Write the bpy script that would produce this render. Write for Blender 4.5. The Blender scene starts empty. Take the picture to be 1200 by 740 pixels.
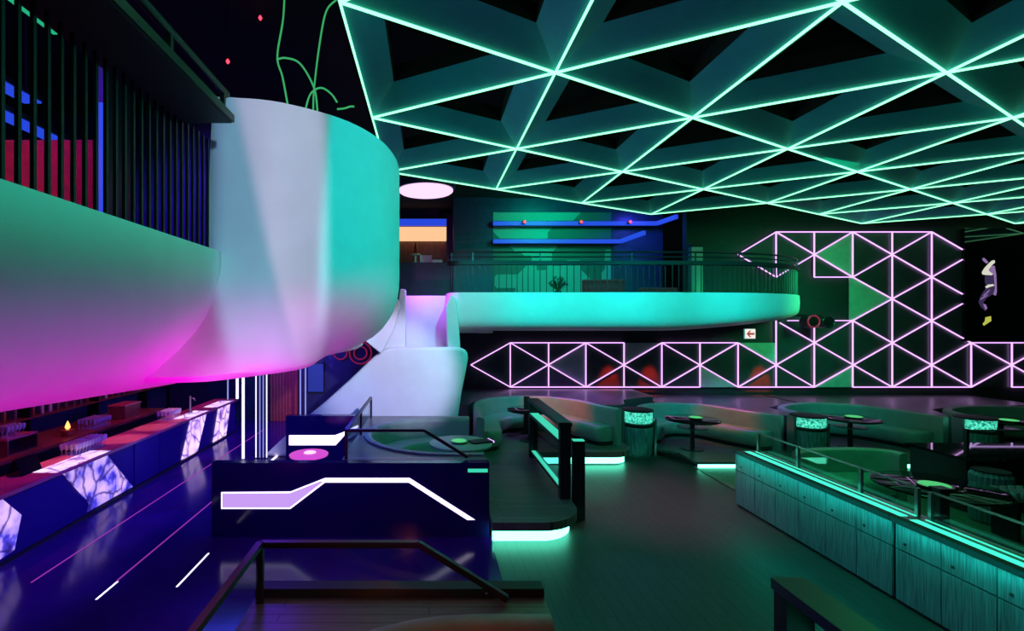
import bpy, bmesh, math, random
from mathutils import Vector, Matrix
random.seed(7)
SC = bpy.context.scene
COL = SC.collection
PI = math.pi
H, F, CX, CY = 3.3, 588.0, 503.0, 376.0      # eye height (m), focal length (px), principal point of the 1200x740 photo

def at(x, y, Y):
    "world point seen at photo pixel x,y when it stands Y metres in front of the camera"
    return Vector(((x - CX) / F * Y, Y, H - (y - CY) / F * Y))

# ------------------------------------------------------------------ materials
def _new(name):
    m = bpy.data.materials.new(name); m.use_nodes = True
    nt = m.node_tree; b = nt.nodes['Principled BSDF']
    return m, nt, b

def paint(name, col, rough=0.6, metal=0.0, noise=0.0, scale=6.0, stretch=(1, 1, 1), bump=0.0, spec=0.5, coat=0.0):
    m, nt, b = _new(name)
    b.inputs['Base Color'].default_value = (*col, 1); b.inputs['Roughness'].default_value = rough
    b.inputs['Metallic'].default_value = metal; b.inputs['Specular IOR Level'].default_value = spec
    b.inputs['Coat Weight'].default_value = coat
    if noise or bump:
        tc = nt.nodes.new('ShaderNodeTexCoord'); mp = nt.nodes.new('ShaderNodeMapping')
        nz = nt.nodes.new('ShaderNodeTexNoise'); nz.inputs['Scale'].default_value = scale; nz.inputs['Detail'].default_value = 4
        mp.inputs['Scale'].default_value = stretch
        nt.links.new(tc.outputs['Object'], mp.inputs[0]); nt.links.new(mp.outputs[0], nz.inputs['Vector'])
        if noise:
            r = nt.nodes.new('ShaderNodeValToRGB')
            r.color_ramp.elements[0].position = 0.3; r.color_ramp.elements[1].position = 0.7
            r.color_ramp.elements[0].color = (*[c * (1 - noise) for c in col], 1)
            r.color_ramp.elements[1].color = (*[min(1, c * (1 + noise)) for c in col], 1)
            nt.links.new(nz.outputs['Fac'], r.inputs[0]); nt.links.new(r.outputs[0], b.inputs['Base Color'])
        if bump:
            bp = nt.nodes.new('ShaderNodeBump'); bp.inputs['Strength'].default_value = bump; bp.inputs['Distance'].default_value = 0.02
            nt.links.new(nz.outputs['Fac'], bp.inputs['Height']); nt.links.new(bp.outputs[0], b.inputs['Normal'])
    return m

def glow(name, col, s):
    m, nt, b = _new(name)
    b.inputs['Base Color'].default_value = (0.02, 0.02, 0.02, 1)
    b.inputs['Emission Color'].default_value = (*col, 1); b.inputs['Emission Strength'].default_value = s
    return m

def planks(name, c1, c2, w, l, rough, along='X', bump=0.15, spec=0.5):
    m, nt, b = _new(name)
    tc = nt.nodes.new('ShaderNodeTexCoord'); mp = nt.nodes.new('ShaderNodeMapping')
    if along == 'Y': mp.inputs['Rotation'].default_value = (0, 0, PI / 2)
    br = nt.nodes.new('ShaderNodeTexBrick')
    br.inputs['Color1'].default_value = (*c1, 1); br.inputs['Color2'].default_value = (*c2, 1)
    br.inputs['Mortar'].default_value = (*[c * 0.25 for c in c1], 1); br.inputs['Mortar Size'].default_value = 0.006
    br.inputs['Scale'].default_value = 1; br.inputs['Brick Width'].default_value = l; br.inputs['Row Height'].default_value = w
    nz = nt.nodes.new('ShaderNodeTexNoise'); nz.inputs['Scale'].default_value = 5; nz.inputs['Detail'].default_value = 6
    mp2 = nt.nodes.new('ShaderNodeMapping'); mp2.inputs['Scale'].default_value = (1, 14, 1) if along == 'X' else (14, 1, 1)
    nt.links.new(tc.outputs['Object'], mp.inputs[0]); nt.links.new(mp.outputs[0], br.inputs['Vector'])
    nt.links.new(tc.outputs['Object'], mp2.inputs[0]); nt.links.new(mp2.outputs[0], nz.inputs['Vector'])
    mx = nt.nodes.new('ShaderNodeMix'); mx.data_type = 'RGBA'; mx.blend_type = 'MULTIPLY'; mx.inputs['Factor'].default_value = 0.7
    nt.links.new(br.outputs['Color'], mx.inputs['A']); nt.links.new(nz.outputs['Fac'], mx.inputs['B'])
    nt.links.new(mx.outputs['Result'], b.inputs['Base Color'])
    bp = nt.nodes.new('ShaderNodeBump'); bp.inputs['Strength'].default_value = bump; bp.inputs['Distance'].default_value = 0.01
    nt.links.new(br.outputs['Color'], bp.inputs['Height']); nt.links.new(bp.outputs[0], b.inputs['Normal'])
    b.inputs['Roughness'].default_value = rough; b.inputs['Specular IOR Level'].default_value = spec
    return m

def marble(name, base, mid, vein, s):
    "backlit veined stone: the lamp behind it shows through, the veins block it"
    m, nt, b = _new(name)
    tc = nt.nodes.new('ShaderNodeTexCoord')
    nz = nt.nodes.new('ShaderNodeTexNoise'); nz.inputs['Scale'].default_value = 1.6; nz.inputs['Detail'].default_value = 5
    mx0 = nt.nodes.new('ShaderNodeMix'); mx0.data_type = 'RGBA'; mx0.inputs['Factor'].default_value = 0.35
    nt.links.new(tc.outputs['Object'], nz.inputs['Vector']); nt.links.new(tc.outputs['Object'], mx0.inputs['A']); nt.links.new(nz.outputs['Color'], mx0.inputs['B'])
    vo = nt.nodes.new('ShaderNodeTexVoronoi'); vo.feature = 'DISTANCE_TO_EDGE'; vo.inputs['Scale'].default_value = 3.2
    nt.links.new(mx0.outputs['Result'], vo.inputs['Vector'])
    r = nt.nodes.new('ShaderNodeValToRGB'); r.color_ramp.elements[0].position = 0.0; r.color_ramp.elements[1].position = 0.075
    r.color_ramp.elements[0].color = (*vein, 1); r.color_ramp.elements[1].color = (1, 1, 1, 1)
    nt.links.new(vo.outputs['Distance'], r.inputs[0])
    n2 = nt.nodes.new('ShaderNodeTexNoise'); n2.inputs['Scale'].default_value = 3.0; n2.inputs['Detail'].default_value = 6
    nt.links.new(tc.outputs['Object'], n2.inputs['Vector'])
    r2 = nt.nodes.new('ShaderNodeValToRGB'); r2.color_ramp.elements[0].position = 0.34; r2.color_ramp.elements[1].position = 0.62
    r2.color_ramp.elements[0].color = (*vein, 1); r2.color_ramp.elements[1].color = (*base, 1)
    e = r2.color_ramp.elements.new(0.47); e.color = (*[0.5 * (a + b) for a, b in zip(base, mid)], 1); e = r2.color_ramp.elements.new(0.41); e.color = (*mid, 1)
    nt.links.new(n2.outputs['Fac'], r2.inputs[0])
    mu = nt.nodes.new('ShaderNodeMix'); mu.data_type = 'RGBA'; mu.blend_type = 'MULTIPLY'; mu.inputs['Factor'].default_value = 1
    nt.links.new(r.outputs[0], mu.inputs['A']); nt.links.new(r2.outputs[0], mu.inputs['B'])
    nt.links.new(mu.outputs['Result'], b.inputs['Emission Color']); b.inputs['Emission Strength'].default_value = s
    b.inputs['Base Color'].default_value = (0.2, 0.2, 0.25, 1); b.inputs['Roughness'].default_value = 0.2
    return m

def glass(name, tint=(0.9, 1, 0.97), mix=0.12):
    "clear sheet glass: mostly lets light straight through, reflects a little"
    m = bpy.data.materials.new(name); m.use_nodes = True; nt = m.node_tree; nt.nodes.clear()
    o = nt.nodes.new('ShaderNodeOutputMaterial'); t = nt.nodes.new('ShaderNodeBsdfTransparent'); g = nt.nodes.new('ShaderNodeBsdfGlossy')
    t.inputs[0].default_value = (*tint, 1); g.inputs['Roughness'].default_value = 0.02
    lw = nt.nodes.new('ShaderNodeLayerWeight'); lw.inputs['Blend'].default_value = 0.5
    pw = nt.nodes.new('ShaderNodeMath'); pw.operation = 'POWER'; pw.inputs[1].default_value = 4
    fr = nt.nodes.new('ShaderNodeMath'); fr.operation = 'MULTIPLY_ADD'; fr.inputs[1].default_value = 0.55; fr.inputs[2].default_value = 0.035
    nt.links.new(lw.outputs['Facing'], pw.inputs[0]); nt.links.new(pw.outputs[0], fr.inputs[0])
    mx = nt.nodes.new('ShaderNodeMixShader')
    nt.links.new(fr.outputs[0], mx.inputs[0]); nt.links.new(t.outputs[0], mx.inputs[1]); nt.links.new(g.outputs[0], mx.inputs[2])
    nt.links.new(mx.outputs[0], o.inputs[0])
    return m

M = {}
M['white'] = paint('white_plaster', (0.80, 0.80, 0.80), 0.55, noise=0.03, scale=3)
M['black'] = paint('matt_black', (0.012, 0.012, 0.014), 0.5, spec=0.3)
M['black_void'] = paint('black_ceiling', (0.008, 0.009, 0.009), 0.9)
M['gloss'] = paint('gloss_black', (0.008, 0.008, 0.010), 0.03, spec=0.5)
M['navy_gloss'] = paint('gloss_navy', (0.015, 0.010, 0.10), 0.12, spec=0.5)
M['metal'] = paint('dark_steel', (0.05, 0.05, 0.055), 0.35, metal=0.7)
M['steel'] = paint('brushed_steel', (0.35, 0.37, 0.38), 0.3, metal=0.9, noise=0.15, scale=20, stretch=(1, 1, 12))
M['coffer'] = paint('coffer_petrol', (0.03, 0.33, 0.47), 0.7, noise=0.05)
M['wall_dark'] = paint('charcoal_wall', (0.02, 0.022, 0.026), 0.55, noise=0.2, scale=4)
M['wall_blue'] = paint('navy_wall', (0.03, 0.03, 0.085), 0.35, noise=0.2, scale=4)
M['wood_floor'] = planks('dark_wood_floor', (0.062, 0.060, 0.060), (0.050, 0.049, 0.05), 0.16, 1.6, 0.42, 'Y', 0.08)
M['bar_floor'] = paint('polished_bar_floor', (0.03, 0.004, 0.14), 0.14, noise=0.15, scale=1.5, spec=0.25)
M['deck'] = planks('grey_plank_deck', (0.24, 0.225, 0.225), (0.16, 0.15, 0.15), 0.10, 2.2, 0.32, 'X', 0.3)
M['carpet'] = paint('vip_floor', (0.10, 0.13, 0.10), 0.6, noise=0.25, scale=14, bump=0.2)
M['leather'] = paint('grey_leather', (0.24, 0.25, 0.245), 0.42, noise=0.1, scale=5, bump=0.05)
M['shelf'] = paint('dark_shelf', (0.045, 0.04, 0.05), 0.3, noise=0.1)
M['leather_dark'] = paint('dark_leather', (0.14, 0.145, 0.15), 0.38, noise=0.1, scale=5, bump=0.05)
M['panel'] = paint('dark_green_panel', (0.035, 0.05, 0.05), 0.3, noise=0.15, scale=3)
M['panel_pale'] = paint('grey_green_panel', (0.42, 0.52, 0.44), 0.5, noise=0.1, scale=4)
M['counter'] = paint('streaked_counter', (0.11, 0.22, 0.25), 0.4, noise=0.5, scale=9, stretch=(1, 9, 0.35), bump=0.12)
M['glass'] = glass('clear_glass')
M['glass_dark'] = glass('smoked_glass', (0.55, 0.55, 0.6))
M['glassware'] = paint('glassware', (0.55, 0.55, 0.58), 0.08, spec=1.0)
M['bottle'] = paint('dark_bottle', (0.12, 0.10, 0.12), 0.1, spec=0.8)
M['bottle_amber'] = paint('amber_bottle', (0.22, 0.08, 0.03), 0.1, spec=0.8)
M['wood'] = paint('bar_wood', (0.16, 0.07, 0.05), 0.3, noise=0.3, scale=4, stretch=(6, 1, 1))
M['bar_top'] = paint('bar_top_stone', (0.50, 0.13, 0.20), 0.18, noise=0.15, scale=3)
M['bar_front'] = paint('bar_front_navy', (0.02, 0.004, 0.17), 0.35, spec=0.15)
M['red_fabric'] = paint('red_fabric', (0.5, 0.05, 0.06), 0.8, noise=0.15, scale=10)
M['red_paint'] = paint('red_enamel', (0.6, 0.03, 0.02), 0.3)
M['paper'] = paint('white_paper', (0.8, 0.8, 0.8), 0.7)
M['leaf'] = paint('dark_leaf', (0.03, 0.08, 0.03), 0.6)
M['ceil_led'] = glow('green_led', (0.25, 1.0, 0.44), 2.5)
M['wall_led'] = glow('lilac_led', (0.80, 0.42, 1.0), 1.6)
M['teal_led'] = glow('teal_led', (0.12, 1.0, 0.64), 7.0)
M['counter_led'] = glow('counter_led', (0.05, 0.95, 0.60), 1.3)
M['teal_dim'] = glow('teal_glow_soft', (0.05, 0.75, 0.5), 0.9)
M['white_led'] = glow('white_led', (0.86, 0.72, 1.0), 2.2)
M['lilac_panel'] = glow('lilac_panel', (0.62, 0.36, 0.95), 0.95)
M['pole_led'] = glow('blue_white_led', (0.62, 0.60, 1.0), 2.0)
M['pole_soft'] = glow('blue_led_soft', (0.35, 0.36, 1.0), 0.8)
M['blue_led'] = glow('blue_led', (0.02, 0.07, 0.8), 0.9)
M['green_led'] = glow('green_lamp', (0.02, 0.75, 0.35), 0.6)
M['inlay_glow'] = glow('magenta_inlay_glow', (0.55, 0.05, 0.65), 0.55)  # reflection on the floor inlays, painted as glow
M['pink_table'] = glow('pink_lit_acrylic', (0.95, 0.10, 0.85), 0.7)
M['candle'] = glow('candle_glow', (0.10, 0.75, 0.22), 0.75)
M['flame'] = glow('warm_flame', (1.0, 0.35, 0.08), 3.0)
M['red_dot'] = glow('red_lamp', (1.0, 0.03, 0.06), 4.0)
M['sign_face'] = glow('sign_face', (1.0, 0.86, 0.78), 1.0)
M['sign_red'] = glow('sign_arrow', (0.55, 0.05, 0.02), 0.6)
M['warm'] = glow('warm_cove', (1.0, 0.58, 0.30), 1.0)
M['round_lamp'] = glow('lilac_round_lamp', (1.0, 0.62, 1.0), 1.25)
M['cable'] = glow('glowing_green_cord', (0.08, 0.75, 0.25), 0.5)
M['marble'] = marble('backlit_marble', (0.85, 0.55, 1.0), (0.07, 0.06, 0.75), (0.015, 0.005, 0.12), 0.95)
M['marble_white'] = marble('backlit_marble_bright', (1.0, 0.72, 1.0), (0.6, 0.35, 0.95), (0.18, 0.08, 0.35), 1.15)
M['pic_white'] = glow('picture_white', (0.9, 0.9, 0.75), 0.75)
M['pic_lilac'] = glow('picture_lilac', (0.42, 0.25, 0.6), 0.6)
M['pic_dark'] = glow('picture_violet', (0.10, 0.06, 0.2), 0.4)
M['pic_yellow'] = glow('picture_yellow', (0.6, 0.62, 0.10), 0.8)
M['neon_red'] = glow('neon_red', (0.6, 0.02, 0.12), 0.35)
M['screen_blue'] = glow('screen_blue', (0.02, 0.05, 0.55), 0.5)

def chiller_glass():
    m, nt, b = _new('lit_ice_glass')
    tc = nt.nodes.new('ShaderNodeTexCoord'); vo = nt.nodes.new('ShaderNodeTexVoronoi'); vo.inputs['Scale'].default_value = 26
    nt.links.new(tc.outputs['Object'], vo.inputs['Vector'])
    r = nt.nodes.new('ShaderNodeValToRGB'); r.color_ramp.elements[0].color = (0.12, 1.0, 0.70, 1); r.color_ramp.elements[1].color = (0.0, 0.10, 0.075, 1)
    r.color_ramp.elements[0].position = 0.1; r.color_ramp.elements[1].position = 0.75
    nt.links.new(vo.outputs['Distance'], r.inputs[0]); nt.links.new(r.outputs[0], b.inputs['Emission Color'])
    b.inputs['Emission Strength'].default_value = 1.25; b.inputs['Roughness'].default_value = 0.1
    return m
M['ice'] = chiller_glass()

def mural():
    "angular two-tone painted wall"
    m, nt, b = _new('angular_mural')
    tc = nt.nodes.new('ShaderNodeTexCoord'); vo = nt.nodes.new('ShaderNodeTexVoronoi'); vo.inputs['Scale'].default_value = 0.75
    vo.distance = 'MANHATTAN'
    nt.links.new(tc.outputs['Object'], vo.inputs['Vector'])
    r = nt.nodes.new('ShaderNodeValToRGB'); r.color_ramp.interpolation = 'CONSTANT'
    r.color_ramp.elements[0].color = (0.04, 0.12, 0.09, 1); r.color_ramp.elements[1].color = (0.16, 0.34, 0.28, 1); r.color_ramp.elements[1].position = 0.5
    nt.links.new(vo.outputs['Color'], r.inputs[0]); nt.links.new(r.outputs[0], b.inputs['Base Color'])
    b.inputs['Roughness'].default_value = 0.6
    return m
M['mural'] = mural()

# ------------------------------------------------------------------ geometry helpers
class MB:
    def __init__(s): s.v = []; s.f = []; s.mi = []; s.cur = 0
    def add(s, vs, fs):
        o = len(s.v); s.v += [tuple(v) for v in vs]
        for f in fs: s.f.append(tuple(i + o for i in f))
        return s
    def box(s, x0, x1, y0, y1, z0, z1):
        v = [(x, y, z) for x in (x0, x1) for y in (y0, y1) for z in (z0, z1)]
        return s.add(v, [(0, 1, 3, 2), (4, 6, 7, 5), (0, 4, 5, 1), (2, 3, 7, 6), (0, 2, 6, 4), (1, 5, 7, 3)])
    def prism(s, poly, z0, z1, axis='z'):
        "polygon extruded: axis z -> (x,y); axis y -> (x,z) from y0 to y1; axis x -> (y,z)"
        n = len(poly)
        def mk(p, t):
            return {'z': (p[0], p[1], t), 'y': (p[0], t, p[1]), 'x': (t, p[0], p[1])}[axis]
        v = [mk(p, z0) for p in poly] + [mk(p, z1) for p in poly]
        f = [tuple(range(n)), tuple(range(2 * n - 1, n - 1, -1))] + [(i, (i + 1) % n, n + (i + 1) % n, n + i) for i in range(n)]
        return s.add(v, f)
    def bar(s, a, b, w, h=None, up=(0, 0, 1)):
        h = h or w; a = Vector(a); b = Vector(b); d = (b - a).normalized(); u = Vector(up)
        if abs(d.dot(u)) > 0.99: u = Vector((1, 0, 0))
        r = d.cross(u).normalized() * w / 2; q = r.cross(d).normalized() * h / 2
        v = [p + sx * r + sz * q for p in (a, b) for sx, sz in ((-1, -1), (1, -1), (1, 1), (-1, 1))]
        return s.add(v, [(0, 1, 2, 3), (7, 6, 5, 4), (0, 4, 5, 1), (1, 5, 6, 2), (2, 6, 7, 3), (3, 7, 4, 0)])
    def tube(s, pts, r, n=8):
        pts = [Vector(p) for p in pts]; rings = []; N = len(pts); v = []; f = []
        up = Vector((0.13, 0.21, 0.97))
        for i, p in enumerate(pts):
            d = (pts[min(i + 1, N - 1)] - pts[max(i - 1, 0)]).normalized()
            a = d.cross(up).normalized(); b = a.cross(d)
            v += [p + r * (math.cos(2 * PI * k / n) * a + math.sin(2 * PI * k / n) * b) for k in range(n)]
        for i in range(N - 1):
            for k in range(n):
                f.append((i * n + k, i * n + (k + 1) % n, (i + 1) * n + (k + 1) % n, (i + 1) * n + k))
        f += [tuple(range(n))[::-1], tuple(range((N - 1) * n, N * n))]
        return s.add(v, f)
    def lathe(s, prof, c=(0, 0, 0), n=24, flute=0.0):
        v = []; f = []; m = len(prof)
        for r, z in prof:
            for k in range(n):
                rr = r * (1 - flute * (k % 2)); a = 2 * PI * k / n
                v.append((c[0] + rr * math.cos(a), c[1] + rr * math.sin(a), c[2] + z))
        for i in range(m - 1):
            for k in range(n):
                f.append((i * n + k, i * n + (k + 1) % n, (i + 1) * n + (k + 1) % n, (i + 1) * n + k))
        f += [tuple(range(n))[::-1], tuple(range((m - 1) * n, m * n))]
        return s.add(v, f)
    def loft(s, rows, closed=False, caps=False):
        n = len(rows[0]); v = [p for r in rows for p in r]; f = []
        for i in range(len(rows) - 1):
            for k in range(n if closed else n - 1):
                f.append((i * n + k, i * n + (k + 1) % n, (i + 1) * n + (k + 1) % n, (i + 1) * n + k))
        if caps: f += [tuple(range(n))[::-1], tuple(range((len(rows) - 1) * n, len(rows) * n))]
        return s.add(v, f)
    def sweep(s, path, prof, side=1, rnd=0, d0=0):
        "closed profile of (d,z) carried along a plan path; d is measured to the left (side=1) of travel"
        rows = []; N = len(path)
        for i, p in enumerate(path):
            a = Vector(path[max(i - 1, 0)]); b = Vector(path[min(i + 1, N - 1)]); t = (b - a).normalized()
            nrm = Vector((-t.y, t.x)) * side
            k = min(i, N - 1 - i); f = 1.0
            if rnd and k < rnd: f = 0.35 + 0.65 * math.sqrt(1 - (1 - k / rnd) ** 2)
            rows.append([(p[0] + nrm.x * (d0 + (d - d0) * f), p[1] + nrm.y * (d0 + (d - d0) * f), z) for d, z in prof])
        return s.loft(rows, True, True)
    def build(s, name, m, parent=None, smooth=None, bevel=0, solid=0, loc=None, rot=None):
        me = bpy.data.meshes.new(name); me.from_pydata(s.v, [], s.f); me.update()
        bm = bmesh.new(); bm.from_mesh(me); bmesh.ops.recalc_face_normals(bm, faces=bm.faces); bm.to_mesh(me); bm.free()
        me.materials.append(m)
        if smooth:
            me.polygons.foreach_set('use_smooth', [True] * len(me.polygons)); me.set_sharp_from_angle(angle=math.radians(smooth))
        o = bpy.data.objects.new(name, me); COL.objects.link(o)
        if parent is not None: o.parent = parent; 
        if loc: o.location = loc
        if rot: o.rotation_euler = rot
        if bevel:
            b = o.modifiers.new('bevel', 'BEVEL'); b.width = bevel; b.segments = 2; b.limit_method = 'ANGLE'
        if solid:
            b = o.modifiers.new('solid', 'SOLIDIFY'); b.thickness = solid; b.offset = -1
        return o

def crv(pts, n=6, closed=False):
    "Catmull-Rom through plan or space points"
    P = [Vector(p) for p in pts]; out = []; N = len(P)
    rng = N if closed else N - 1
    for i in range(rng):
        if closed: p0, p1, p2, p3 = P[(i - 1) % N], P[i], P[(i + 1) % N], P[(i + 2) % N]
        else: p0, p1, p2, p3 = P[max(i - 1, 0)], P[i], P[i + 1], P[min(i + 2, N - 1)]
        for k in range(n):
            t = k / n
            out.append(0.5 * ((2 * p1) + (p2 - p0) * t + (2 * p0 - 5 * p1 + 4 * p2 - p3) * t * t + (3 * p1 - p0 - 3 * p2 + p3) * t ** 3))
    if not closed: out.append(P[-1])
    return out

def tag(o, label, cat, group=None, kind=None):
    o['label'] = label; o['category'] = cat
    if group: o['group'] = group
    if kind: o['kind'] = kind
    return o
def thing(name, label, cat, loc=(0, 0, 0), group=None, rz=0):
    o = bpy.data.objects.new(name, None); COL.objects.link(o); o.location = loc; o.rotation_euler = (0, 0, rz); o.empty_display_size = 0.1
    return tag(o, label, cat, group)
def struct(name, mb, m, label, cat=None, **k):
    o = mb.build(name, m, **k); o['kind'] = 'structure'; o['label'] = label; o['category'] = cat or name.split('_')[0]
    return o
def kids(o): return [c for c in COL.objects if c.parent == o]
def dup(root, loc, rz=None, label=None, group=None):
    r = root.copy(); COL.objects.link(r); r.location = loc
    if rz is not None: r.rotation_euler = (0, 0, rz)
    if label: r['label'] = label
    if group: r['group'] = group
    for ch in kids(root):
        c = ch.copy(); COL.objects.link(c); c.parent = r
        for g in kids(ch):
            d = g.copy(); COL.objects.link(d); d.parent = c
    return r

# ------------------------------------------------------------------ camera
cam = bpy.data.cameras.new('camera'); co = bpy.data.objects.new('camera', cam); COL.objects.link(co)
co.location = (0, 0, H); co.rotation_euler = (PI / 2, 0, 0)
cam.sensor_width = 36; cam.lens = 36 * F / 1200
cam.shift_x = (600 - CX) / 1200; cam.shift_y = (CY - 370) / 1200
cam.clip_start = 0.05; cam.clip_end = 100
SC.camera = co

# ------------------------------------------------------------------ shell
YW = 16.0
struct('floor', MB().box(-9.0, 24.5, -2.5, 20.0, -0.2, 0.0), M['wood_floor'], 'dark wood plank dance floor of the hall')
struct('floor_bar', MB().prism([(-9, -2.4), (-1.35, -2.4), (0.93, 3.9), (0.93, 7.7), (-1.3, 11.4), (-1.3, 20), (-9, 20)], 0.0, 0.006), M['bar_floor'],
       'polished dark floor of the bar aisle', 'floor')
struct('floor_lounge', MB().prism([(5.95, -2.4), (24.2, -2.4), (24.2, 11.3), (5.95, 11.3)], 0.0, 0.008), M['carpet'], 'green lit floor behind the long counter', 'floor')
struct('ceiling', MB().box(-9.0, 24.5, -2.5, 20.0, 7.6, 7.8), M['black_void'], 'black ceiling above the hanging light grid')
struct('wall_left', MB().box(-9.0, -8.8, -2.5, 20.0, 0, 7.6), M['wall_blue'], 'dark wall behind the bar')
struct('wall_right', MB().box(24.3, 24.5, -2.5, 20.0, 0, 7.6), M['wall_dark'], 'dark wall at the right end of the hall')
struct('wall_back', MB().box(0.4, 24.3, YW, YW + 0.25, 0, 3.2).box(8.2, 24.3, YW, YW + 0.25, 3.2, 7.6).box(-9, 0.4, 19.4, 19.6, 0, 7.6), M['wall_dark'], 'black back wall carrying the light lattice')
struct('wall_front', MB().box(-9.0, 24.5, -2.7, -2.5, 0, 7.6), M['wall_dark'], 'dark wall behind the camera')

# ------------------------------------------------------------------ hanging coffered light grid
ZC = H + 3.05; S = 2.72
O0 = Vector((1.54, 6.13)); AV = Vector((2.39, 1.36)); BV = Vector((0, S))
def node(i, j): return O0 + AV * i + BV * j
JMAX = {-1: 2, 0: 2, 1: 2, 2: 2, 3: 1, 4: 1, 5: 1, 6: 0, 7: 0, 8: -1, 9: -1}
def ok(i, j): return i in JMAX and j <= JMAX[i] and node(i, j).y > 0.6 and i <= 9
grid = thing('ceiling_light_grid', 'hanging grid of triangular coffers edged with green light lines', 'ceiling light', (5, 9, ZC))
G0 = Vector((5, 9, ZC))
def coffer(tri):
    o = [Vector((p.x, p.y, ZC)) for p in tri]; c = (o[0] + o[1] + o[2]) / 3
    inn = [c + (p - c) * 0.54 + Vector((0, 0, 0.22)) for p in o]
    top = [p + Vector((0, 0, 0.22)) for p in inn]; ot = [p + Vector((0, 0, 0.44)) for p in o]
    vs = [p - G0 for p in o + inn + top + ot]; fs = []
    for k in range(3):
        n = (k + 1) % 3
        fs += [(k, n, 3 + n, 3 + k), (3 + k, 3 + n, 6 + n, 6 + k), (6 + k, 6 + n, 9 + n, 9 + k)]
    o = MB().add(vs, fs).build('coffer', M['coffer'], grid); o.data.materials.append(M['black_void'])
    for k in (1, 2, 4, 5, 7, 8): o.data.polygons[k].material_index = 1  # inner collars blackened, painting the shade inside the openings
edges = set(); ntri = 0
for i in range(-1, 9):
    for j in range(-6, 3):
        for t in (((i, j), (i + 1, j), (i, j + 1)), ((i + 1, j), (i + 1, j + 1), (i, j + 1))):
            if all(ok(*q) for q in t):
                P = [node(*q) for q in t]; c = (P[0] + P[1] + P[2]) / 3
                if c.x > 1.25 * c.y + 4.0: continue
                coffer(P); ntri += 1
                for a, b in ((0, 1), (1, 2), (2, 0)): edges.add(tuple(sorted((t[a], t[b]))))
# collinear edges run as one continuous light line
lines = {}
for a, b in edges:
    d = (b[0] - a[0], b[1] - a[1])
    if d == (1, 0): key = ('a', a[1]); s = a[0]
    elif d == (0, 1): key = ('b', a[0]); s = a[1]
    else: key = ('c', a[0] + a[1]); s = a[0]
    lines.setdefault(key, []).append((s, a, b))
for key, L in lines.items():
    L.sort(); run = [L[0]]
    def flush(run):
        p, q = node(*run[0][1]), node(*run[-1][2])
        MB().bar(Vector((p.x, p.y, ZC - 0.02)) - G0, Vector((q.x, q.y, ZC - 0.02)) - G0, 0.021, 0.024).build('light_line', M['ceil_led'], grid)
    for e in L[1:]:
        if e[0] == run[-1][0] + 1: run.append(e)
        else: flush(run); run = [e]
    flush(run)
for k, (i, j) in enumerate(((-1, 0), (2, 1), (5, 0), (2, -1), (-1, 2), (0, 0))):
    p = node(i, j); MB().bar(Vector((p.x, p.y, ZC)) - G0, Vector((p.x, p.y, 7.6)) - G0, 0.03).build('hanger', M['metal'], grid)

# ------------------------------------------------------------------ left balcony
bal = thing('balcony', 'white curved balcony swelling over the bar, with a tall rounded end', 'balcony', (-2.28, 3, 2.7))
B0 = Vector((-2.28, 3, 2.7))
prof = [(-2.36, .70), (-2.28, .70), (-2.28, .60), (-2.28, .50), (-2.285, .35), (-2.285, .2), (-2.285, .05), (-2.30, -.08), (-2.34, -.22), (-2.42, -.36), (-2.56, -.47), (-2.78, -.53), (-3.1, -.56), (-3.6, -.56), (-4.5, -.56)]
rows = []
for k in range(27):
    Y = -0.8 + k * 0.24; f = max(0, (Y - 3.2) / 2.2) ; f = min(f, 1.3)
    r = []
    for x, z in prof:
        zz = z if z > 0 else z * (1 + 0.18 * f)
        r.append(Vector((x, Y, H + zz)) - B0)
    rows.append(r)
MB().loft(rows).build('parapet', M['white'], bal, smooth=60, solid=0.06)
ep = crv([(-4.6, 5.62), (-3.4, 5.46), (-2.8, 5.42), (-2.34, 5.42), (-2.11, 5.44), (-1.64, 5.56), (-1.06, 6.00), (-.71, 6.57), (-.53, 7.25), (-.48, 8.05), (-.58, 8.9), (-.95, 9.8), (-1.6, 10.4), (-2.4, 10.7)], 5)
eprof = [(2.42, .10, 0), (2.42, 0, 0), (2.0, 0, 0), (1.5, 0, 0), (1.0, 0, 0), (.72, 0, .03), (.52, .01, .09), (.34, .04, .18), (.18, .09, .30), (.02, .17, .46), (-.14, .29, .66), (-.28, .45, .86), (-.40, .68, 1.02), (-.49, .95, 1.10), (-.55, 1.3, 1.02), (-.58, 1.7, .7), (-.6, 2.3, .1)]
rows = []; N = len(ep)
for i, p in enumerate(ep):
    t = (ep[min(i + 1, N - 1)] - ep[max(i - 1, 0)]).normalized(); inw = Vector((-t.y, t.x))
    if i < N * 0.2: top = 0.68
    else: top = None
    r = []
    bl = max(0.0, min(1.0, (-.75 - p.x) / 1.6)); bl = bl * bl * (3 - 2 * bl)      # the left half flares out towards the bar
    for z, d, fl in eprof:
        c = Vector((-2.1, 7.9)); dr = inw.lerp((c - p).normalized(), min(1.0, d)).normalized()
        q = p + dr * min(d, (c - p).length * 0.9)
        q = q.lerp(p - inw * fl, bl)
        zz = z if p.x > -2.36 else min(z, .60)
        r.append(Vector((q.x, q.y, H + zz)) - B0)
    rows.append(r)
MB().loft(rows).build('rounded_end', M['white'], bal, smooth=60, solid=0.05)
MB().box(-8.7, -2.45, -2.4, 10.5, 3.4, 3.6).build('deck', M['wall_dark'], bal, loc=-B0)
MB().box(-8.7, -3.2, -2.4, 10.5, 2.72, 2.80).build('soffit', M['wall_blue'], bal, loc=-B0)

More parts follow.
